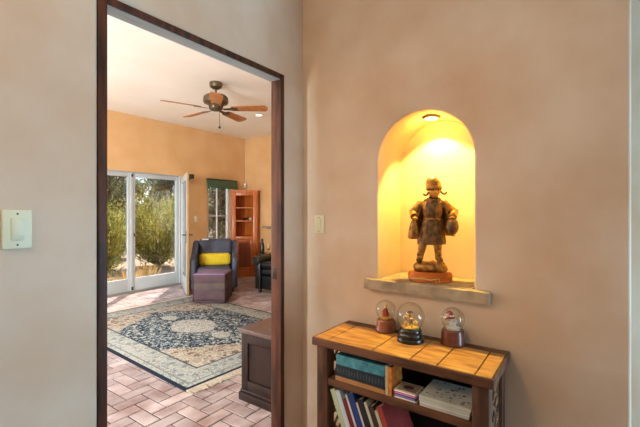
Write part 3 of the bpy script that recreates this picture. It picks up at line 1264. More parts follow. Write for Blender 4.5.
b = MB()
board(b, pA, pA2, 0.06, KZ - 0.04, 0.018, -1)
board(b, pB, pB2, 0.06, KZ - 0.04, 0.018, 1)
board(b, pA2, pC, 0.06, KZ - 0.04, 0.012, -1)
board(b, pB2, pC, 0.06, KZ - 0.04, 0.012, 1)
b.build('side_panels', M_pine, t, smooth=False)
dAB = Vector((pB[0] - pA[0], pB[1] - pA[1], 0))
LAB = dAB.length
FM = Matrix.Translation((pA[0], pA[1], 0)) @ Matrix.Rotation(math.atan2(dAB.y, dAB.x), 4, 'Z')
# in FM space x runs along the front, y into the cabinet
b = MB()
st = 0.075
b.bb((0, 0.0, 0.06), (st, 0.022, KZ - 0.04), 0.003, M=FM)
b.bb((LAB - st, 0.0, 0.06), (LAB, 0.022, KZ - 0.04), 0.003, M=FM)
b.bb((st, 0, KZ - 0.11), (LAB - st, 0.022, KZ - 0.04), 0.003, M=FM)
b.bb((st, 0, 0.74), (LAB - st, 0.022, 0.81), 0.003, M=FM)
b.bb((st, 0, 0.06), (LAB - st, 0.022, 0.13), 0.003, M=FM)
b.build('face_frame', M_pine, t)
poly5 = [pA, pB, pB2, pC, pA2]
cen = (sum(p[0] for p in poly5) / 5, sum(p[1] for p in poly5) / 5)
sh = lambda k: [(cen[0] + (p[0] - cen[0]) * k, cen[1] + (p[1] - cen[1]) * k) for p in poly5]
for z in (0.10, 0.785, 1.11, 1.375):
    b = MB()
    b.prism(sh(0.92), z, z + 0.02)
    b.build('shelf', M_pine, t, smooth=False)
b = MB()
b.prism([inn(p, -0.06) if p in (pA, pB) else p for p in poly5], KZ - 0.04, KZ - 0.018)
b.prism([inn(p, -0.10) if p in (pA, pB) else p for p in poly5], KZ - 0.018, KZ)
b.build('cornice', M_pine, t, smooth=False)
b = MB()
b.prism([inn(p, -0.05) if p in (pA, pB) else p for p in poly5], 0, 0.06)
b.build('plinth', M_pine, t, smooth=False)
b = MB()
x0, x1, z0, z1 = st + 0.002, LAB - st - 0.002, 0.132, 0.738
b.bb((x0, -0.006, z0), (x0 + 0.06, 0.016, z1), 0.003, M=FM)
b.bb((x1 - 0.06, -0.006, z0), (x1, 0.016, z1), 0.003, M=FM)
b.bb((x0 + 0.06, -0.006, z1 - 0.06), (x1 - 0.06, 0.016, z1), 0.003, M=FM)
b.bb((x0 + 0.06, -0.006, z0), (x1 - 0.06, 0.016, z0 + 0.06), 0.003, M=FM)
dr = b.build('door', M_pine, t)
b = MB()
b.bb((x0 + 0.06, 0.002, z0 + 0.06), (x1 - 0.06, 0.012, z1 - 0.06), M=FM)
b.build('door_panel', M_pine_d, dr, smooth=False)
b = MB()
b.ball((x0 + 0.03, -0.016, 0.5), 0.012, M=FM, sub=2)
b.build('knob', M_steel, dr)

# dark bowl with a white thing on the cabinet's middle shelf
bw = Vector((cA[0] + cen[0] - 0.06, cA[1] + cen[1] - 0.06, 1.1315))
t = thing('dark_bowl', 'small dark bowl on the middle shelf of the corner cabinet', 'bowl', tuple(bw))
b = MB()
b.lathe([(0.0, 0), (0.03, 0), (0.055, 0.025), (0.065, 0.05), (0.061, 0.05), (0.05, 0.028), (0.0, 0.008)], seg=28)
b.build('bowl_body', mat('bowl_black', (40, 30, 30), 0.4, rgb2=(30, 22, 24), scale=8), t)
b = MB()
b.lathe([(0.03, 0.0), (0.034, 0.003), (0.03, 0.006)], seg=20, caps=False)
b.build('foot_ring', M_steel, t)
t = thing('white_shell', 'small white shell beside the dark bowl on the cabinet shelf', 'shell', (bw.x + 0.085, bw.y - 0.085, 1.1315))
b = MB()
b.ball((0, 0, 0.026), 0.034, (1.1, 0.7, 0.76), 3)
for v in b.bm.verts:
    v.co.z += 0.004 * math.sin(v.co.x * 300)
zmin = min(v.co.z for v in b.bm.verts)
for v in b.bm.verts:
    v.co.z -= zmin
b.build('shell_body', mat('shell_white', (226, 220, 208), 0.4, rgb2=(206, 190, 176), scale=20), t)

# motion sensor in the corner with its wire
t = thing('motion_sensor', 'small white sensor with thin wire high in the corner above the cabinet', 'sensor', (XE - 0.045, YB - 0.045, 1.86))
b = MB()
b.box((0, 0, 0), (0.055, 0.05, 0.10), 0.012, 3, rot=(0, 0, R(45)))
b.build('sensor_body', M_white, t)
b = MB()
b.ball((-0.018, -0.018, -0.015), 0.02, (1, 1, 1.2), 2)
b.build('lens', M_ivory, t)
b = MB()
b.tube([(0.036, 0.02, 0.05), (0.038, 0.03, 0.5), (0.038, 0.036, 0.998)], 0.003, 6)
b.build('wire', M_white, t)

t = thing('wall_switch', 'small ivory switch plate on the far wall right of the open glazed door', 'switch', (4.40, YB, 1.17))
b = MB()
b.bb((-0.035, -0.006, -0.057), (0.035, -0.0005, 0.057), 0.002)
b.build('cover_plate', M_ivory, t)
b = MB()
b.box((0, -0.008, 0), (0.03, 0.006, 0.06), 0.002, rot=(R(4), 0, 0))
b.build('rocker', M_ivory, t)

# ------------------------------------------------------------------ ceiling fan
FP = Vector((2.98, 3.66, 0))
M_bronze = mat('fan_bronze', (120, 104, 82), 0.4, 0.7, rgb2=(92, 78, 60), scale=10)
M_blade = mat('fan_blade_wood', (184, 120, 70), 0.4, rgb2=(156, 94, 50), scale=5, stretch=(1, 7, 7), coat=0.2)
BZ = 2.585
t = thing('ceiling_fan', 'bronze ceiling fan with five wooden blades hanging from the living room ceiling', 'fan', (FP.x, FP.y, 0))
b = MB()
b.lathe([(0.0, CEIL), (0.075, CEIL), (0.078, CEIL - 0.02), (0.07, CEIL - 0.055), (0.04, CEIL - 0.075), (0.0, CEIL - 0.078)], seg=32)
b.build('canopy', M_bronze, t)
b = MB()
b.cyl((0, 0, CEIL - 0.076), (0, 0, BZ + 0.13), 0.012)
b.build('downrod', M_bronze, t)
b = MB()
b.lathe([(0.0, BZ + 0.14), (0.03, BZ + 0.14), (0.05, BZ + 0.125), (0.125, BZ + 0.115), (0.145, BZ + 0.095), (0.15, BZ + 0.05), (0.14, BZ + 0.025), (0.10, BZ + 0.012), (0.085, BZ - 0.01), (0.08, BZ - 0.045), (0.05, BZ - 0.062), (0.0, BZ - 0.065)], seg=40)
b.build('motor_housing', M_bronze, t)
fwd = math.atan2(0.5795, 0.815)
for k in range(5):
    a = fwd - PI / 2 + R(-2 + 72 * k)
    RM = Matrix.Rotation(a, 4, 'Z')
    BM_ = RM @ Matrix.Translation((0, 0, BZ - 0.04)) @ Matrix.Rotation(R(-13), 4, 'X')
    b = MB()
    w0, w1 = 0.055, 0.072
    poly = [(0.20, -w0)] + [(0.58, -w1)]
    for q in range(1, 8):
        u = -PI / 2 + PI * q / 8
        poly.append((0.58 + 0.05 * math.cos(u), w1 * math.sin(u)))
    poly += [(0.58, w1), (0.20, w0), (0.185, 0.03), (0.185, -0.03)]
    b.prism(poly, -0.004, 0.004, BM_, 0.0015, 1)
    b.build('blade', M_blade, t)
    b = MB()
    b.prism([(0.09, -0.018), (0.17, -0.022), (0.21, -0.045), (0.26, -0.03), (0.265, 0.03), (0.21, 0.045), (0.17, 0.022), (0.09, 0.018)], -0.010, -0.0045, BM_, 0.001, 1)
    b.build('blade_iron', M_bronze, t)
b = MB()
b.tube([(0.03, -0.03, BZ - 0.055), (0.031, -0.031, BZ - 0.25)], 0.0025, 6)
b.ball((0.031, -0.031, BZ - 0.262), 0.014, (1, 1, 1.2), 2)
b.build('pull_chain', M_steel, t)

# recessed light in the living room ceiling
t = thing('recessed_light', 'lit recessed downlight in the living room ceiling right of the fan', 'light', (4.37, 4.31, CEIL))
b = MB()
b.lathe([(0.055, -0.0005), (0.075, -0.0005), (0.076, -0.006), (0.058, -0.008), (0.052, -0.004), (0.055, -0.0005)], seg=32, caps=False)
b.build('trim_ring', M_white, t)
b = MB()
b.lathe([(0.0, -0.0015), (0.055, -0.0015), (0.055, -0.003), (0.0, -0.003)], seg=32)
b.build('lens', emit_mat('downlight_glow', (255, 240, 215), 3.0), t)

# ------------------------------------------------------------------ niche: stone ledge, downlight
M_stone = mat('rough_stone', (176, 160, 138), 0.9, rgb2=(140, 122, 100), scale=9, detail=8, bump=0.6, bscale=30)
b = MB()
xs = np.linspace(XN - 0.045, NXB - 0.003, 20)
ys = np.linspace(0.347, 0.960, 56)
ZT, ZBt = H - 0.350, H - 0.397


def nz3(x, y, z, s):
    from mathutils import noise
    return noise.noise(Vector((x * s, y * s, z * s)))


# front strip (in front of the wall) full width; inner part only inside the recess
def slab(mb, x0, x1, y0, y1, z0, z1, nx, ny, amp):
    vs = []
    g = [[[None] * 2 for _ in range(ny + 1)] for _ in range(nx + 1)]
    for i in range(nx + 1):
        for j in range(ny + 1):
            x = x0 + (x1 - x0) * i / nx
            y = y0 + (y1 - y0) * j / ny
            for k, z in enumerate((z0, z1)):
                dx = nz3(x, y, z + 3, 30) * amp if i == 0 else 0
                dy = nz3(y, z, x + 7, 30) * amp if j in (0, ny) else 0
                dz = nz3(x, y, z, 22) * amp * (0.35 if k else 0.8)
                g[i][j][k] = mb.bm.verts.new((x + dx, y + dy, z + dz))
    F = mb.bm.faces.new
    for i in range(nx):
        for j in range(ny):
            for k in range(2):
                F((g[i][j][k], g[i + 1][j][k], g[i + 1][j + 1][k], g[i][j + 1][k]))
    for j in range(ny):
        for i in (0, nx):
            F((g[i][j][0], g[i][j + 1][0], g[i][j + 1][1], g[i][j][1]))
    for i in range(nx):
        for j in (0, ny):
            F((g[i][j][0], g[i + 1][j][0], g[i + 1][j][1], g[i][j][1]))


ledge = thing('stone_ledge', 'rough grey stone ledge projecting from the bottom of the arched niche', 'ledge', (XN, NYC, ZBt))
slab(b, XN - 0.048, XN - 0.001, 0.347, 0.960, ZBt, ZT, 4, 90, 0.007)
b.build('front_edge', M_stone, ledge, origin=None)
bpy.context.view_layer.update()
o = ledge.children[0] if ledge.children else None
for v in o.data.vertices:
    v.co -= Vector((XN, NYC, ZBt))
b = MB()
slab(b, -0.001, NXB - XN - 0.004, -NHW + 0.012 , NHW - 0.012, 0.001, ZT - ZBt, 14, 40, 0.003)
b.build('inner_slab', M_stone, ledge)

t = thing('niche_downlight', 'small round recessed downlight glowing at the top of the niche', 'light', (1.935, 0.665, H + 0.488))
b = MB()
b.lathe([(0.032, 0.012), (0.043, 0.012), (0.043, -0.001), (0.040, -0.003), (0.034, -0.003), (0.032, 0.0), (0.032, 0.012)], seg=36, caps=False)
b.build('trim_ring', mat('pewter_ring', (150, 130, 100), 0.3, 0.6), t)
b = MB()
b.lathe([(0.0, 0.003), (0.0315, 0.003), (0.0315, -0.002), (0.024, -0.005), (0.0, -0.006)], seg=32)
b.build('lens', emit_mat('niche_lamp_glow', (255, 240, 196), 14.0), t)
nl = lamp('niche_spot', 'SPOT', (1.935, 0.665, H + 0.480), 80, (1.0, 0.68, 0.12), (1.935 + math.tan(R(16)), 0.665, H + 0.480 - 1.0),
          spot_size=R(102), spot_blend=0.35, shadow_soft_size=0.02)
lamp('niche_bulb', 'POINT', (1.935, 0.665, H + 0.458), 3.2, (1.0, 0.56, 0.07), shadow_soft_size=0.012)

# ------------------------------------------------------------------ figurine
M_figB = mat('antique_bronze', (122, 82, 40), 0.32, 0.5, rgb2=(214, 158, 76), scale=45, detail=3, lo=0.36, hi=0.74, bump=0.2, bscale=60)  # lighter gold tone stands in for highlights on the bronze
M_figD = mat('dark_bronze', (86, 62, 42), 0.32, 0.45, rgb2=(144, 108, 68), scale=45, detail=3, lo=0.36, hi=0.74, bump=0.25, bscale=60)
M_figF = mat('lit_bronze_face', (226, 168, 78), 0.35, 0.3, rgb2=(190, 132, 58), scale=14)  # brighter gold paints the lit look of face and hands
M_amber = mat('amber_wood', (232, 128, 36), 0.35, rgb2=(168, 88, 28), scale=5, stretch=(1, 5, 5), coat=0.3)
SZ = ZT + 0.003
t = thing('bronze_figurine', 'bronze figurine of a child in cap and open coat standing in the niche', 'figurine', (1.885, 0.655, SZ), R(-68))
# local: front -Y, image right +X
b = MB()
poly = [(0.108 * math.cos(a) , 0.062 * math.sin(a)) for a in np.linspace(0, 2 * PI, 40, endpoint=False)]
b.prism(poly, 0.0, 0.046, None, 0.013, 4)
b.build('plinth', M_amber, t)
b = MB()
for (x, y, r, sx, sy, sz) in ((0.0, 0.0, 0.05, 1.5, 0.9, 0.6), (-0.045, -0.01, 0.034, 1.1, 1.0, 0.85), (0.048, -0.012, 0.036, 1.05, 1.0, 0.9),
                              (0.0, -0.03, 0.03, 1.2, 0.7, 0.8), (0.015, 0.028, 0.032, 1.3, 0.7, 1.0), (-0.03, 0.025, 0.03, 1, 0.8, 0.9)):
    b.ball((x, y, 0.066), r, (sx, sy, sz), 3)
for v in b.bm.verts:
    k = nz3(v.co.x, v.co.y, v.co.z, 45)
    v.co.x += 0.006 * k
    v.co.y += 0.006 * nz3(v.co.y, v.co.z, v.co.x, 45)
    v.co.z += 0.007 * nz3(v.co.z, v.co.x, v.co.y, 50)
    v.co.z = max(v.co.z, 0.044)
b.build('rock_base', M_figB, t)

# body: one continuous skinned figure
J = {
    'pelvis': (0.004, 0.004, 0.255), 'waist': (0.008, 0.004, 0.305), 'chest': (0.014, 0.002, 0.365), 'neck': (0.017, 0.0, 0.412), 'headb': (0.019, -0.002, 0.435),
    'hipL': (-0.026, 0.002, 0.235), 'kneeL': (-0.036, -0.010, 0.175), 'ankL': (-0.048, 0.0, 0.118), 'toeL': (-0.058, -0.034, 0.106),
    'hipR': (0.032, 0.002, 0.235), 'kneeR': (0.038, -0.008, 0.175), 'ankR': (0.041, 0.004, 0.120), 'toeR': (0.053, -0.030, 0.108),
    'shL': (-0.036, 0.004, 0.392), 'elL': (-0.082, 0.012, 0.345), 'wrL': (-0.078, -0.024, 0.322), 'haL': (-0.076, -0.034, 0.316),
    'shR': (0.062, 0.004, 0.390), 'elR': (0.118, 0.012, 0.345), 'wrR': (0.108, -0.026, 0.324), 'haR': (0.105, -0.036, 0.320),
}
RAD = {'pelvis': 0.036, 'waist': 0.033, 'chest': 0.038, 'neck': 0.017, 'headb': 0.016, 'hipL': 0.024, 'kneeL': 0.022, 'ankL': 0.0155, 'toeL': 0.012,
       'hipR': 0.024, 'kneeR': 0.022, 'ankR': 0.0155, 'toeR': 0.012, 'shL': 0.020, 'elL': 0.016, 'wrL': 0.011, 'haL': 0.010,
       'shR': 0.020, 'elR': 0.016, 'wrR': 0.011, 'haR': 0.010}
E = [('pelvis', 'waist'), ('waist', 'chest'), ('chest', 'neck'), ('neck', 'headb'), ('pelvis', 'hipL'), ('hipL', 'kneeL'), ('kneeL', 'ankL'), ('ankL', 'toeL'),
     ('pelvis', 'hipR'), ('hipR', 'kneeR'), ('kneeR', 'ankR'), ('ankR', 'toeR'), ('chest', 'shL'), ('shL', 'elL'), ('elL', 'wrL'), ('wrL', 'haL'),
     ('chest', 'shR'), ('shR', 'elR'), ('elR', 'wrR'), ('wrR', 'haR')]
names = list(J)
me = bpy.data.meshes.new('body')
me.from_pydata([J[k] for k in names], [(names.index(a), names.index(c)) for a, c in E], [])
bo = bpy.data.objects.new('body', me)
COL.objects.link(bo)
bo.parent = t
bo.modifiers.new('skin', 'SKIN')
bo.modifiers.new('subd', 'SUBSURF').levels = 2
bo.modifiers['subd'].render_levels = 2
for i, k in enumerate(names):
    sv = me.skin_vertices[0].data[i]
    sv.radius = (RAD[k], RAD[k])
    sv.use_root = (k == 'pelvis')
me.materials.append(M_figB)
# head with a face
HC = Vector((0.021, -0.006, 0.452))
b = MB()
b.ball(HC, 0.033, (0.92, 0.95, 1.08), 4)
for v in b.bm.verts:
    p = v.co - HC
    # jaw narrows, cheeks fill, eye sockets
    if p.z < 0:
        v.co.x = HC.x + p.x * (1 + p.z * 5)
    for sx in (-1, 1):
        d = (p - Vector((sx * 0.012, -0.029, 0.002))).length
        v.co.y += 0.0045 * math.exp(-(d / 0.006) ** 2)
        d = (p - Vector((sx * 0.016, -0.025, -0.012))).length
        v.co.y -= 0.003 * math.exp(-(d / 0.009) ** 2)
    d = (p - Vector((0, -0.031, -0.005))).length
    v.co.y -= 0.007 * math.exp(-(d / 0.006) ** 2)
    d = math.hypot(p.x / 2.2, p.z + 0.017)
    if p.y < 0:
        v.co.y += 0.003 * math.exp(-(d / 0.0028) ** 2)
HR = Matrix.Translation(HC) @ Matrix.Rotation(R(12), 4, 'Z') @ Matrix.Rotation(R(-4), 4, 'Y') @ Matrix.Translation(-HC)
bmesh.ops.transform(b.bm, matrix=HR, verts=b.bm.verts[:])
hd = b.build('head', M_figF, t)
for sx in (-1, 1):
    b = MB()
    b.ball(HR @ (HC + Vector((sx * 0.012, -0.028, 0.003))), 0.0042, sub=2)
    b.build('eye', M_figD, hd)
    b = MB()
    b.ball(HR @ (HC + Vector((sx * 0.030, 0.002, -0.003))), 0.008, (0.5, 0.8, 1.2), 2)
    b.build('ear', M_figF, hd)
b = MB()
for k in range(9):   # fringe of hair under the cap
    a = PI + PI * k / 8
    p = HC + Vector((0.031 * math.cos(a), 0.031 * math.sin(a), 0.016))
    b.tube([HR @ p, HR @ (p + Vector((0.003 * math.cos(a), 0.004 * math.sin(a), -0.006))), HR @ (p + Vector((0.002, 0.003 * math.sin(a), -0.012)))], [0.006, 0.005, 0.002], 6)
b.build('hair', M_figD, t)
# cap: soft crown leaning to one side with rolled brim
b = MB()
b.lathe([(0.033, 0.010), (0.041, 0.012), (0.0415, 0.022), (0.037, 0.028), (0.038, 0.036), (0.035, 0.050), (0.027, 0.064), (0.013, 0.074), (0.0, 0.077)], tuple(HC), 28,
        ripple=lambda a, u: 1 + 0.04 * math.sin(5 * a + 3 * u))
for v in b.bm.verts:
    k = max(0, v.co.z - HC.z - 0.02)
    v.co.x -= 0.18 * k
bmesh.ops.transform(b.bm, matrix=HR, verts=b.bm.verts[:])
b.build('cap', M_figB, t)
for s in (-1, 1):
    b = MB()
    base = HC + Vector((s * 0.031, -0.004, -0.004))
    pts = [base, base + Vector((s * 0.007, -0.004, -0.010)), base + Vector((s * 0.014, -0.005, -0.014)), base + Vector((s * 0.022, -0.005, -0.012)), base + Vector((s * 0.027, -0.005, -0.004))]
    fine = []
    for i in range(len(pts) - 1):
        for u in (0, 0.33, 0.66):
            fine.append(pts[i].lerp(pts[i + 1], u))
    fine.append(pts[-1])
    b.tube([tuple(HR @ p) for p in fine], [0.0062 if i % 2 == 0 else 0.0045 for i in range(len(fine))], 8)
    b.build('braid', M_figD, t)
# dress with folds
b = MB()
fold = lambda a, u: 1 + (1 - u) * 0.13 * math.sin(8 * a + 9 * u) + 0.035 * math.sin(17 * a + 6 * u)
b.lathe([(0.058, 0.186), (0.064, 0.184), (0.064, 0.200), (0.060, 0.235), (0.053, 0.270), (0.046, 0.300), (0.041, 0.312), (0.046, 0.330), (0.050, 0.360), (0.046, 0.385), (0.028, 0.408), (0.018, 0.414)],
        (0.006, 0.0, 0), 54, sx=1.0, sy=0.72, ripple=fold)
for v in b.bm.verts:
    k = (v.co.z - 0.19) / 0.22
    v.co.x += 0.010 * k
b.build('dress', M_figD, t)
b = MB()
b.tube([(0.012 + 0.046 * math.cos(a), 0.035 * math.sin(a), 0.311 + 0.002 * math.sin(3 * a)) for a in np.linspace(0, 2 * PI, 30, endpoint=False)], 0.004, 8, closed=True)
b.build('belt', M_figB, t)
b = MB()
b.tube([(0.018 + 0.027 * math.cos(a), 0.022 * math.sin(a) - 0.001, 0.408 + 0.005 * math.sin(2 * a + 1)) for a in np.linspace(0, 2 * PI, 26, endpoint=False)], 0.0085, 8, closed=True)
for s in (-1, 1):
    b.ball((0.018 + s * 0.012, -0.027, 0.398), 0.009, (0.9, 0.5, 1.3), 2, rot=(0, s * 0.4, 0))
b.build('scarf', M_figD, t)
# open coat: shell behind, front edges swept back by the arms
b = MB()
cf = lambda a, u: 1 + (1 - u) * 0.07 * math.sin(7 * a)
prof = [(0.106, 0.226), (0.102, 0.262), (0.094, 0.30), (0.080, 0.335), (0.066, 0.368), (0.050, 0.392), (0.030, 0.408)]
vs1 = b.lathe(prof, (0.014, 0.010, 0), 44, sx=1.0, sy=0.55, a0=R(-28), a1=R(208), ripple=cf)
co = b.build('coat', M_figB, t, recalc=False)
so = co.modifiers.new('thick', 'SOLIDIFY')
so.thickness = 0.005
for s, sh_, el, wr in ((-1, 'shL', 'elL', 'wrL'), (1, 'shR', 'elR', 'wrR')):
    b = MB()
    A, B, C_ = Vector(J[sh_]), Vector(J[el]), Vector(J[wr])
    pts, rad = [], []
    for i in range(7):
        pts.append(A.lerp(B, i / 6)); rad.append(0.024 - 0.002 * i / 6 + 0.0015 * math.sin(i * 2.4))
    for i in range(1, 5):
        pts.append(B.lerp(C_, i / 4)); rad.append(0.021 - 0.003 * i / 4)
    rad[-1] = 0.0195
    b.tube([tuple(p) for p in pts], rad, 12)
    b.build('sleeve', M_figB, t)
    # hand: palm and five fingers
    Hd = Vector(J['haL' if s < 0 else 'haR'])
    b = MB()
    b.ball(Hd, 0.010, (0.9, 1.1, 0.75), 3)
    for f in range(4):
        ox = (f - 1.5) * 0.0048
        p0 = Hd + Vector((ox, -0.007, 0.002))
        ln = (0.8, 1.0, 0.95, 0.7)[f]
        b.tube([tuple(p0), tuple(p0 + Vector((0, -0.009 * ln, -0.002))), tuple(p0 + Vector((0, -0.011 * ln, -0.009 * ln))), tuple(p0 + Vector((0, -0.006 * ln, -0.014 * ln)))], [0.0029, 0.0027, 0.0024, 0.0018], 8)
    p0 = Hd + Vector((-s * 0.008, -0.001, 0.001))
    b.tube([tuple(p0), tuple(p0 + Vector((-s * 0.006, -0.006, -0.001))), tuple(p0 + Vector((-s * 0.006, -0.012, -0.006)))], [0.0036, 0.003, 0.0022], 8)
    b.build('hand', M_figF, t)
# cloth bag hanging from the image-left hand
b = MB()
Hl = Vector(J['haL'])
b.lathe([(0.006, 0.0), (0.012, -0.012), (0.018, -0.035), (0.024, -0.068), (0.026, -0.088), (0.018, -0.098), (0.0, -0.100)], tuple(Hl + Vector((-0.006, -0.012, -0.006))), 24, sx=1.0, sy=0.7,
        ripple=lambda a, u: 1 + 0.10 * math.sin(6 * a))
b.build('cloth_bag', M_figB, t)
# round jug basket under the image-right hand
b = MB()
Hr = Vector(J['haR']) + Vector((-0.003, -0.012, 0.002))
b.lathe([(0.0, -0.082), (0.018, -0.082), (0.028, -0.068), (0.032, -0.045), (0.027, -0.022), (0.018, -0.012), (0.020, -0.004), (0.015, -0.004), (0.0, -0.010)], tuple(Hr), 28,
        ripple=lambda a, u: 1 + 0.03 * math.sin(14 * a))
bk = b.build('basket', M_figD, t)
b = MB()
b.tube([tuple(Hr + Vector((0.020 * math.cos(a), 0, -0.006 + 0.016 * math.sin(a)))) for a in np.linspace(0, PI, 12)], 0.003, 6)
b.build('basket_handle', M_figD, bk)
for s, tk, ak in ((-1, 'toeL', 'ankL'), (1, 'toeR', 'ankR')):
    b = MB()
    T_, A_ = Vector(J[tk]), Vector(J[ak])
    d = (T_ - A_)
    d.z = 0
    d.normalize()
    pts = [A_ - d * 0.012 + Vector((0, 0, -0.010)), A_ + d * 0.006 + Vector((0, 0, -0.010)), A_ + d * 0.026 + Vector((0, 0, -0.012)), A_ + d * 0.042 + Vector((0, 0, -0.014))]
    b.tube([tuple(p) for p in pts], [0.010, 0.0145, 0.014, 0.008], 12)
    b.tube([tuple(A_ + Vector((0, 0, -0.012))), tuple(A_ + Vector((0, 0, 0.012))), tuple(A_ + Vector((0, 0, 0.02)))], [0.015, 0.0165, 0.016], 12)
    b.build('boot', M_figD, t)

# thin wire with loop and tag lying in front of the figurine
M_wire = mat('pale_wire', (214, 190, 140), 0.4, 0.4)
wz = SZ + 0.004
wxy = lambda px, d: None
t = thing('wire_loop', 'thin pale wire with a loop and a small tag lying at the figurine base', 'wire', (1.80, 0.70, wz))
b = MB()
lp = [(0.028 + 0.006 * math.sin(a), 0.085 + 0.017 * math.cos(a), 0.017 + 0.015 * math.sin(a)) for a in np.linspace(-PI / 2, 1.5 * PI, 22)]
lp += [(0.022, 0.05, 0.006), (0.004, 0.02, 0.012), (-0.002, -0.03, 0.016), (-0.004, -0.08, 0.014), (-0.006, -0.105, 0.020)]
b.tube(lp, 0.0022, 6)
b.build('wire_strand', M_wire, t)
b = MB()
b.tube([(-0.006, -0.105, 0.022), (-0.006, -0.124, 0.022), (-0.006, -0.124, 0.002), (-0.006, -0.105, 0.002)], 0.0022, 6, closed=True)
b.build('tag', M_wire, t)

# ------------------------------------------------------------------ hall switches
t = thing('light_switch', 'ivory rocker switch plate on the wall left of the doorway', 'switch', (0.3955, YD, H - 0.052))
def switch_parts(t, w, h, M):
    b = MB()
    b.bb((-w / 2, -0.007, -h / 2), (w / 2, -0.0005, h / 2), 0.003, 3, M=M)
    b.build('cover_plate', M_ivory, t)
    b = MB()
    b.box((0, -0.0085, 0), (0.032, 0.006, 0.066), 0.002, rot=(R(4), 0, 0), M=M)
    b.build('rocker', M_ivory, t)
    for z in (-h / 2 + 0.012, h / 2 - 0.012):
        b = MB()
        b.cyl(M @ Vector((0, -0.006, z)), M @ Vector((0, -0.0085, z)), 0.0028, seg=12)
        b.build('screw', M_steel, t)
switch_parts(t, 0.074, 0.117, Matrix.Identity(4))
t = thing('light_switch', 'ivory rocker switch plate on the wall between doorway and niche', 'switch', (XN, 1.275, H - 0.072), R(-90))
switch_parts(t, 0.074, 0.105, Matrix.Identity(4))

# ------------------------------------------------------------------ bookcase
M_case = mat('walnut_stain', (116, 76, 52), 0.6, spec=0.3, rgb2=(72, 45, 30), scale=5, stretch=(1.0, 6, 6), bump=0.15, bscale=18)
M_casev = mat('walnut_stain_upright', (106, 70, 50), 0.6, spec=0.3, rgb2=(66, 43, 30), scale=5, stretch=(6, 6, 1), bump=0.15, bscale=18)
M_plank = mat('golden_plank', (204, 152, 80), 0.5, rgb2=(140, 88, 40), scale=4.5, stretch=(2.0, 9, 4), bump=0.12, bscale=20, lo=0.32, hi=0.72, island=0.10)
M_rough = mat('distressed_side', (150, 104, 66), 0.8, rgb2=(46, 32, 26), scale=30, detail=6, bump=0.8, bscale=40)
BX, BY = 1.615, 0.6735
BR = R(-90)
MBK = Matrix.Translation((BX, BY, 0)) @ Matrix.Rotation(BR, 4, 'Z')
t = thing('bookcase', 'low dark wooden bookcase with golden plank top below the niche', 'bookcase', (BX, BY, 0), BR)
TZ, TT = 0.705, 0.038
hw, hd_ = 0.4015, 0.170
b = MB()
b.bb((-hw, -hd_, TZ - TT), (hw, -hd_ + 0.008, TZ - 0.001), 0.003)
b.bb((-hw, hd_ - 0.060, TZ - TT), (hw, hd_, TZ - 0.001), 0.003)  # back rail, widened to stand in for the ledge's shadow as well
b.bb((-hw, -hd_ + 0.008, TZ - TT), (-hw + 0.007, hd_ - 0.060, TZ - 0.001), 0.002)
b.bb((hw - 0.007, -hd_ + 0.008, TZ - TT), (hw, hd_ - 0.060, TZ - 0.001), 0.002)
b.bb((-hw + 0.007, -hd_ + 0.008, TZ - TT), (hw - 0.007, hd_ - 0.060, TZ - 0.020))
b.build('top_frame', M_case, t)
cuts = [-hw + 0.007, -0.315, -0.085, 0.085, 0.195, 0.335, hw - 0.007]
for i in range(6):
    b = MB()
    e = 0.0022
    b.bb((cuts[i] + e, -hd_ + 0.0085, TZ - 0.0198), (cuts[i + 1] - e, hd_ - 0.0605, TZ + random.uniform(-0.0005, 0.0008)), 0.002)
    o = b.build('top_plank', M_plank, t)
pw = 0.060
for x0 in (-0.383, 0.383 - pw):
    for y0 in (-0.155, 0.105):
        b = MB()
        b.bb((x0, y0, 0), (x0 + pw, y0 + 0.06, TZ - TT), 0.004)
        b.build('post', M_casev, t)
for x0 in (-0.362, 0.362):
    b = MB()
    z0, z1 = 0.08, TZ - TT
    y0, y1 = -0.094, 0.104
    n = 5
    per = 0.085
    for k in range(n + 1):
        yc = y0 + (y1 - y0) * k / n
        am = 0.5 * (y1 - y0) / n * (1 if 0 < k < n else 0.0)
        pts = []
        for i in range(61):
            z = z0 + (z1 - z0) * i / 60
            sgn = 1 if k % 2 == 0 else -1
            pts.append((x0, yc + sgn * am * math.sin(2 * PI * z / per), z))
        b.tube(pts, 0.0075, 6)
    for k in range(n):
        yc = y0 + (y1 - y0) * (k + 0.5) / n
        m_ = 0
        zz = z0 + per * (0.25 if k % 2 == 0 else 0.75)
        while zz < z1:
            b.ball((x0, yc, zz), 0.011, (0.7, 1, 1.2), 2)
            zz += per
    b.build('carved_lattice', M_rough, t)
S1 = 0.521
S2 = 0.165
for z, th in ((S1, 0.032), (S2, 0.035)):
    b = MB()
    b.bb((-0.322, -0.152, z - th), (0.322, 0.155, z), 0.003)
    b.bb((-0.351, -0.093, z - th), (0.351, 0.10, z), 0.002)
    b.build('shelf', M_case, t)
b = MB()
b.bb((-0.322, 0.156, 0.08), (0.322, 0.166, TZ - TT))
b.build('back_panel', mat('dark_back', (46, 32, 26), 0.7, rgb2=(34, 24, 20), scale=6), t, smooth=False)

# ------------------------------------------------------------------ books
M_pages = mat('book_pages', (226, 216, 194), 0.9, rgb2=(206, 196, 172), scale=3, stretch=(1, 1, 220), detail=1)


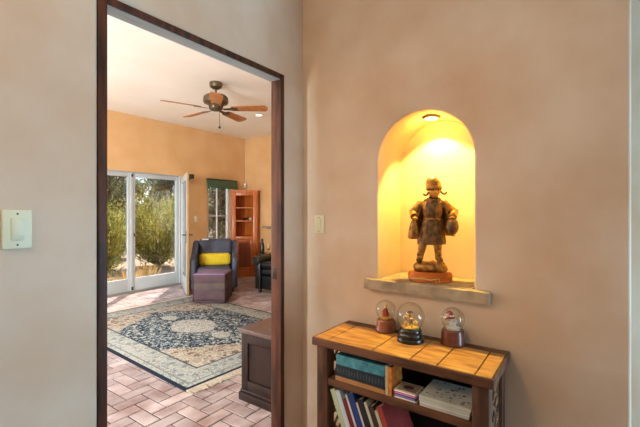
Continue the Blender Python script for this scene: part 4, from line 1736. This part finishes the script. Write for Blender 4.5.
def book(name, label, L, W, T, cov, Mloc, cov2=None, cscale=8, pages=None, group=None, rough=0.5, cat='book', decor=None, hard=True):
    """lying flat: spine along x at -y, thickness z up from 0"""
    MW = MBK @ Mloc
    loc, rot, _ = MW.decompose()
    t = thing(name, label, cat, tuple(loc), group=group, rot=rot.to_euler())
    m = mat(name + '_cover', cov, rough, rgb2=cov2 or tuple(int(c * 0.88) for c in cov), scale=cscale)
    ct = min(0.0028, T * 0.16)
    b = MB()
    b.bb((-L / 2, -W / 2, 0), (L / 2, W / 2, ct), 0.0006, 1)
    b.bb((-L / 2, -W / 2, T - ct), (L / 2, W / 2, T), 0.0006, 1)
    b.bb((-L / 2, -W / 2, ct), (L / 2, -W / 2 + ct, T - ct), 0.0004, 1)
    co = b.build('cover', m, t)
    b = MB()
    b.bb((-L / 2 + 0.004, -W / 2 + ct, ct), (L / 2 - 0.004, W / 2 - 0.005, T - ct))
    b.build('pages', M_pages, t, smooth=False)
    if decor:
        decor(t, co, L, W, T)
    return t


def flat(x, y, z, rz=0.0):
    return Matrix.Translation((x, y, z)) @ Matrix.Rotation(rz, 4, 'Z')


def upright(xl, yfront, z, L, W, T, lean=0.0):
    """standing, spine to the front, left side at xl; lean>0 tips the top to -x"""
    base = Matrix.Rotation(-PI / 2, 4, 'Y')          # x->z, z->-x
    m0 = Matrix.Translation((T, W / 2, L / 2)) @ base
    return Matrix.Translation((xl, yfront, z)) @ Matrix.Rotation(-lean, 4, 'Y') @ m0


def d_marks(rgb, n, seed, area='top', sz=0.012):
    def f(t, co, L, W, T):
        r = random.Random(seed)
        b = MB()
        for i in range(n):
            if area == 'top':
                x, y = r.uniform(-L * 0.42, L * 0.42), r.uniform(-W * 0.40, W * 0.40)
                s = sz * r.uniform(0.4, 1.0)
                b.box((x, y, T + 0.0002), (s, s * r.uniform(0.4, 1.2), 0.0006), rot=(0, 0, r.uniform(-0.5, 0.5)))
            else:
                pass
        if area != 'top':
            b.bm.free()
            mm = mat('spine_print', rgb, 0.6, rgb2=tuple(int(c * 0.8) for c in rgb), scale=30)
            for i in range(n):
                b = MB()
                x = -L * 0.45 + L * 0.9 * i / max(1, n - 1)
                b.box((x, -W / 2 - 0.0002, T * 0.5), (L * 0.35 / n, 0.0006, T * r.uniform(0.3, 0.62)))
                b.build('spine_mark', mm, t, smooth=False)
            return
        b.build('printing', mat('book_print', rgb, 0.6, rgb2=tuple(int(c * 0.8) for c in rgb), scale=30), t, smooth=False)
    return f


# stack lying at the left of the upper shelf
z = S1 + 0.0005
book('book', 'tan book at the bottom of the flat stack on the upper shelf', 0.250, 0.20, 0.020, (190, 140, 84), flat(-0.158, -0.047, z), cov2=(170, 120, 68))
z += 0.0205
book('book', 'thick navy book between the teal and the tan one on the upper shelf', 0.248, 0.19, 0.052, (22, 42, 62), flat(-0.158, -0.050, z),
     cov2=(16, 32, 50), decor=d_marks((70, 86, 92), 16, 3, 'spine'))
z += 0.0525
book('book', 'teal book on top of the flat stack on the upper shelf', 0.246, 0.19, 0.046, (84, 168, 186), flat(-0.157, -0.049, z), cov2=(40, 110, 136), cscale=22)
# two small upright books
book('book', 'thin cream book standing beside the navy and teal stack', 0.126, 0.100, 0.014, (214, 204, 170), upright(-0.0305, -0.146, S1 + 0.0005, 0.126, 0.100, 0.014), cov2=(190, 176, 140))
book('book', 'small orange and yellow book standing left of the little card boxes', 0.122, 0.105, 0.015, (224, 150, 50), upright(-0.0155, -0.146, S1 + 0.0005, 0.122, 0.105, 0.015),
     cov2=(196, 84, 34), cscale=35, decor=lambda t, co, L, W, T: None)
# little boxes of cards
def card_box(label, x, y, z, rz, s, rgb, decor=False):
    MW = MBK @ flat(x, y, z, rz)
    loc, rot, _ = MW.decompose()
    t = thing('card_box', label, 'box', tuple(loc), group='small boxes on the upper shelf', rot=rot.to_euler())
    b = MB()
    b.bb((-s[0] / 2, -s[1] / 2, 0), (s[0] / 2, s[1] / 2, s[2]), 0.0012)
    b.build('carton', mat('card_box_' + str(rgb[0]), rgb, 0.45, rgb2=tuple(int(c * 0.85) for c in rgb), scale=30), t)
    b = MB()
    b.bb((-s[0] / 2 + 0.006, -s[1] / 2 - 0.0006, s[2] * 0.25), (s[0] / 2 - 0.006, -s[1] / 2 + 0.0004, s[2] * 0.75))
    b.build('side_label', mat('box_label_' + str(rgb[0]), tuple(min(255, c + 70) for c in rgb), 0.5), t, smooth=False)
    if decor:
        b = MB()
        b.bb((-s[0] / 2 + 0.010, -s[1] / 2 + 0.010, s[2] - 0.0004), (s[0] / 2 - 0.010, s[1] / 2 - 0.010, s[2] + 0.0005))
        pic = b.build('picture', mat('box_picture', (186, 166, 140), 0.5, rgb2=(120, 110, 100), scale=25), t, smooth=False)
        b = MB()
        b.lathe([(0.0, s[2] + 0.0004), (0.024, s[2] + 0.0004), (0.024, s[2] + 0.001), (0.0, s[2] + 0.001)], seg=28, sx=1.0, sy=0.75)
        b.build('oval', mat('box_oval', (52, 48, 56), 0.5, rgb2=(150, 52, 48), scale=50, lo=0.5, hi=0.6), pic)


z = S1 + 0.0005
card_box('white card box at the bottom of the little pile on the upper shelf', 0.056, -0.098, z, R(1), (0.100, 0.086, 0.008), (206, 200, 200))
z += 0.0085
card_box('blue and violet card box second from the bottom of the little pile', 0.055, -0.099, z, R(-1), (0.100, 0.086, 0.009), (74, 70, 150))
z += 0.0095
card_box('pink card box under the picture box of the little pile', 0.056, -0.098, z, R(1), (0.099, 0.086, 0.008), (176, 80, 128))
z += 0.0085
card_box('small box with an oval picture on top of the little pile', 0.056, -0.098, z, R(0), (0.100, 0.088, 0.009), (226, 206, 186), True)
# pale flat books at the right of the upper shelf
GR = 'pale flat books on the upper shelf'
z = S1 + 0.0005
book('book', 'pale grey book at the bottom of the flat pile beside the right post', 0.190, 0.170, 0.010, (206, 202, 196), flat(0.216, -0.060, z), group=GR)
z += 0.0105
book('book', 'whitish book second from the bottom of the flat pile beside the right post', 0.192, 0.172, 0.009, (222, 220, 214), flat(0.217, -0.060, z), group=GR)
z += 0.0095
book('book', 'pale green-white book just under the top one of the right pile', 0.196, 0.174, 0.011, (196, 206, 196), flat(0.217, -0.061, z), group=GR)
z += 0.0115
book('book', 'pale patterned book on top of the flat pile beside the right post', 0.200, 0.178, 0.012, (206, 204, 190), flat(0.219, -0.059, z), group=GR,
     decor=d_marks((120, 112, 104), 34, 8, 'top', 0.014))
# leaning row on the lower shelf
LEAN = R(21.5)
row = [
    (0.325, 0.026, (196, 208, 180), (176, 192, 160), 'pale green book leftmost of the leaning row on the lower shelf'),
    (0.325, 0.024, (176, 204, 222), (206, 220, 228), 'light blue book second in the leaning row'),
    (0.290, 0.024, (130, 34, 40), (110, 26, 32), 'dark red book leaning between the light blue and the royal blue'),
    (0.322, 0.010, (220, 218, 214), (206, 202, 200), 'thin white book leaning against the dark red one'),
    (0.330, 0.034, (36, 66, 140), (28, 52, 116), 'thick royal blue book in the leaning row'),
    (0.300, 0.009, (214, 214, 210), (200, 198, 196), 'thin white book between royal blue and black books'),
    (0.316, 0.032, (34, 28, 28), (24, 20, 20), 'black book in the middle of the leaning row'),
    (0.314, 0.014, (206, 208, 196), (186, 190, 176), 'cream book right of the black one in the leaning row'),
    (0.300, 0.026, (70, 46, 36), (44, 30, 26), 'dark brown book right of the cream one in the leaning row'),
    (0.292, 0.014, (196, 206, 176), (176, 186, 156), 'thin pale green book before the red one in the leaning row'),
    (0.312, 0.026, (172, 62, 52), (150, 48, 42), 'red book with its cover showing, rightmost of the leaning row'),
]
xb = -0.1945
for L_, T_, c1, c2, lb in row:
    W_ = 0.21 if T_ > 0.012 else 0.20
    book('book', lb, L_, W_, T_, c1, upright(xb, -0.146, S2 + 0.0008, L_, W_, T_, LEAN), cov2=c2, group='leaning books on the lower shelf')
    xb += T_ / math.cos(LEAN) + 0.0006

# ------------------------------------------------------------------ snow globes
M_black = mat('black_lacquer', (26, 24, 24), 0.3, rgb2=(20, 18, 18), scale=10, coat=0.3)
M_cherry = mat('cherry_base', (110, 52, 30), 0.35, rgb2=(86, 38, 22), scale=6, stretch=(1, 1, 6), coat=0.3)
M_redwood = mat('reddish_base', (150, 84, 48), 0.4, rgb2=(112, 56, 30), scale=12, coat=0.3)
M_snow = mat('snow_flakes', (236, 232, 222), 0.8, rgb2=(214, 206, 190), scale=60)
M_gold = mat('gold_glitter', (206, 164, 84), 0.4, 0.5, rgb2=(236, 206, 130), scale=60, bump=0.3)
M_redf = mat('red_figure', (176, 36, 28), 0.5, rgb2=(140, 26, 22), scale=20)
M_browf = mat('brown_figure', (84, 62, 40), 0.6, rgb2=(60, 42, 28), scale=20)
M_whitef = mat('white_figure', (226, 226, 224), 0.5, rgb2=(200, 204, 208), scale=20)


def globe(label, x, y, base_prof, base_m, gr, gz):
    t = thing('snow_globe', label, 'snow globe', (x, y, TZ + 0.001), group='snow globes on the bookcase')
    b = MB()
    b.lathe(base_prof, seg=40)
    b.build('base', base_m, t)
    b = MB()
    prof = []
    a_lo = -PI / 2 + 0.62
    for i in range(25):
        a = a_lo + (PI / 2 - a_lo) * i / 24
        prof.append((max(0.0, gr * math.cos(a)), gz + gr * math.sin(a)))
    prof[-1] = (0.0, gz + gr)
    b.lathe(prof, seg=48, caps=False)
    b.build('glass_sphere', M_globe, t)
    return t, gz - gr * math.cos(0.62)


# left: reddish wooden base, red and gold figure
t, fz = globe('left small snow globe with red figure on reddish wooden base', 1.731, 0.827,
              [(0.0, 0), (0.050, 0), (0.052, 0.006), (0.048, 0.014), (0.046, 0.040), (0.044, 0.052), (0.040, 0.058), (0.0, 0.058)], M_redwood, 0.050, 0.104)
b = MB()
b.lathe([(0.0, fz - 0.004), (0.028, fz - 0.004), (0.030, fz + 0.004), (0.015, fz + 0.010), (0.0, fz + 0.012)], seg=24)
b.build('snow_mound', M_gold, t)
b = MB()
b.lathe([(0.016, fz + 0.008), (0.017, fz + 0.02), (0.010, fz + 0.042), (0.006, fz + 0.048)], seg=18)
b.tube([(-0.006, -0.005, fz + 0.040), (-0.014, -0.010, fz + 0.032), (-0.008, -0.016, fz + 0.028)], 0.004, 8)
b.tube([(0.006, 0.005, fz + 0.040), (0.010, 0.014, fz + 0.034), (0.002, 0.018, fz + 0.028)], 0.004, 8)
fg = b.build('figure_robe', M_redf, t)
b = MB()
b.ball((0, 0, fz + 0.054), 0.008, sub=3)
b.ball((0, 0, fz + 0.062), 0.007, (1.1, 1.1, 0.8), 2)
b.ball((0.010, -0.014, fz + 0.018), 0.009, (1, 1, 1.3), 2)
b.build('figure_head', M_gold, fg)

# middle: black base, gold trees
t, fz = globe('middle and largest snow globe with slim trees on stepped black base', 1.664, 0.669,
              [(0.0, 0), (0.062, 0), (0.063, 0.008), (0.060, 0.016), (0.052, 0.020), (0.055, 0.028), (0.053, 0.036), (0.049, 0.040), (0.051, 0.048), (0.048, 0.056), (0.044, 0.060), (0.0, 0.060)], M_black, 0.064, 0.112)
b = MB()
b.lathe([(0.0, fz - 0.006), (0.036, fz - 0.006), (0.040, fz + 0.004), (0.030, fz + 0.010), (0.0, fz + 0.012)], seg=28, ripple=lambda a, u: 1 + 0.05 * math.sin(7 * a))
b.build('glitter_mound', M_gold, t)
for i, (x, y, h_) in enumerate(((0.022, 0.012, 0.050), (-0.006, 0.0, 0.070), (-0.024, -0.016, 0.046), (0.004, 0.024, 0.044))):
    b = MB()
    b.tube([(x, y, fz + 0.006), (x + 0.002, y, fz + h_ * 0.6), (x - 0.001, y + 0.001, fz + h_)], [0.0034, 0.0026, 0.002], 8)
    tr = b.build('tree_trunk', M_browf, t)
    b = MB()
    for k in range(7):
        a = 2 * PI * k / 7 + i
        b.tube([(x, y, fz + h_), (x + 0.008 * math.cos(a), y + 0.008 * math.sin(a), fz + h_ + 0.005), (x + 0.014 * math.cos(a), y + 0.014 * math.sin(a), fz + h_ - 0.002)], [0.002, 0.0022, 0.001], 6)
    b.build('tree_crown', M_browf if i == 1 else M_gold, tr)
for i, (x, y) in enumerate(((0.014, -0.018), (-0.018, 0.014))):
    b = MB()
    b.bb((x - 0.009, y - 0.009, fz + 0.006), (x + 0.009, y + 0.009, fz + 0.024), 0.001)
    b.lathe([(0.013, fz + 0.024), (0.0, fz + 0.036)], (x, y, 0), 4)
    b.build('hut', M_gold, t)

# right: cherry base, white figure with red scarf
t, fz = globe('right snow globe with white and red figure on tall plain wooden base', 1.734, 0.498,
              [(0.0, 0), (0.053, 0), (0.054, 0.004), (0.0525, 0.010), (0.049, 0.056), (0.046, 0.064), (0.040, 0.066), (0.0, 0.066)], M_cherry, 0.052, 0.112)
b = MB()
b.lathe([(0.0, fz - 0.004), (0.030, fz - 0.004), (0.034, fz + 0.004), (0.020, fz + 0.009), (0.0, fz + 0.010)], seg=26)
b.build('snow_mound', M_snow, t)
b = MB()
b.ball((0, 0, fz + 0.020), 0.014, (1, 1, 0.9), 3)
b.ball((0, 0, fz + 0.040), 0.011, sub=3)
b.ball((-0.004, 0.003, fz + 0.056), 0.009, sub=3)
for s in (-1, 1):
    b.tube([(0, s * 0.008, fz + 0.042), (-0.006, s * 0.018, fz + 0.036), (-0.012, s * 0.016, fz + 0.024)], [0.004, 0.0036, 0.003], 8)
    b.tube([(-0.002, s * 0.006, fz + 0.012), (-0.010, s * 0.012, fz + 0.010), (-0.020, s * 0.012, fz + 0.008)], [0.006, 0.005, 0.005], 8)
wf = b.build('figure_body', M_whitef, t)
b = MB()
b.tube([(-0.004 + 0.010 * math.cos(a), 0.003 + 0.010 * math.sin(a), fz + 0.048) for a in np.linspace(0, 2 * PI, 14, endpoint=False)], 0.0035, 6, closed=True)
b.tube([(-0.010, 0.010, fz + 0.048), (-0.014, 0.022, fz + 0.044), (-0.014, 0.030, fz + 0.034)], [0.004, 0.004, 0.003], 6)
b.lathe([(0.0095, 0.0), (0.010, 0.004), (0.004, 0.014), (0.0, 0.018)], (-0.004, 0.005, fz + 0.060), 16)
b.tube([(-0.004, 0.005, fz + 0.074), (-0.008, 0.016, fz + 0.074), (-0.010, 0.024, fz + 0.066)], [0.004, 0.0036, 0.003], 6)
b.build('red_scarf', M_redf, wf)
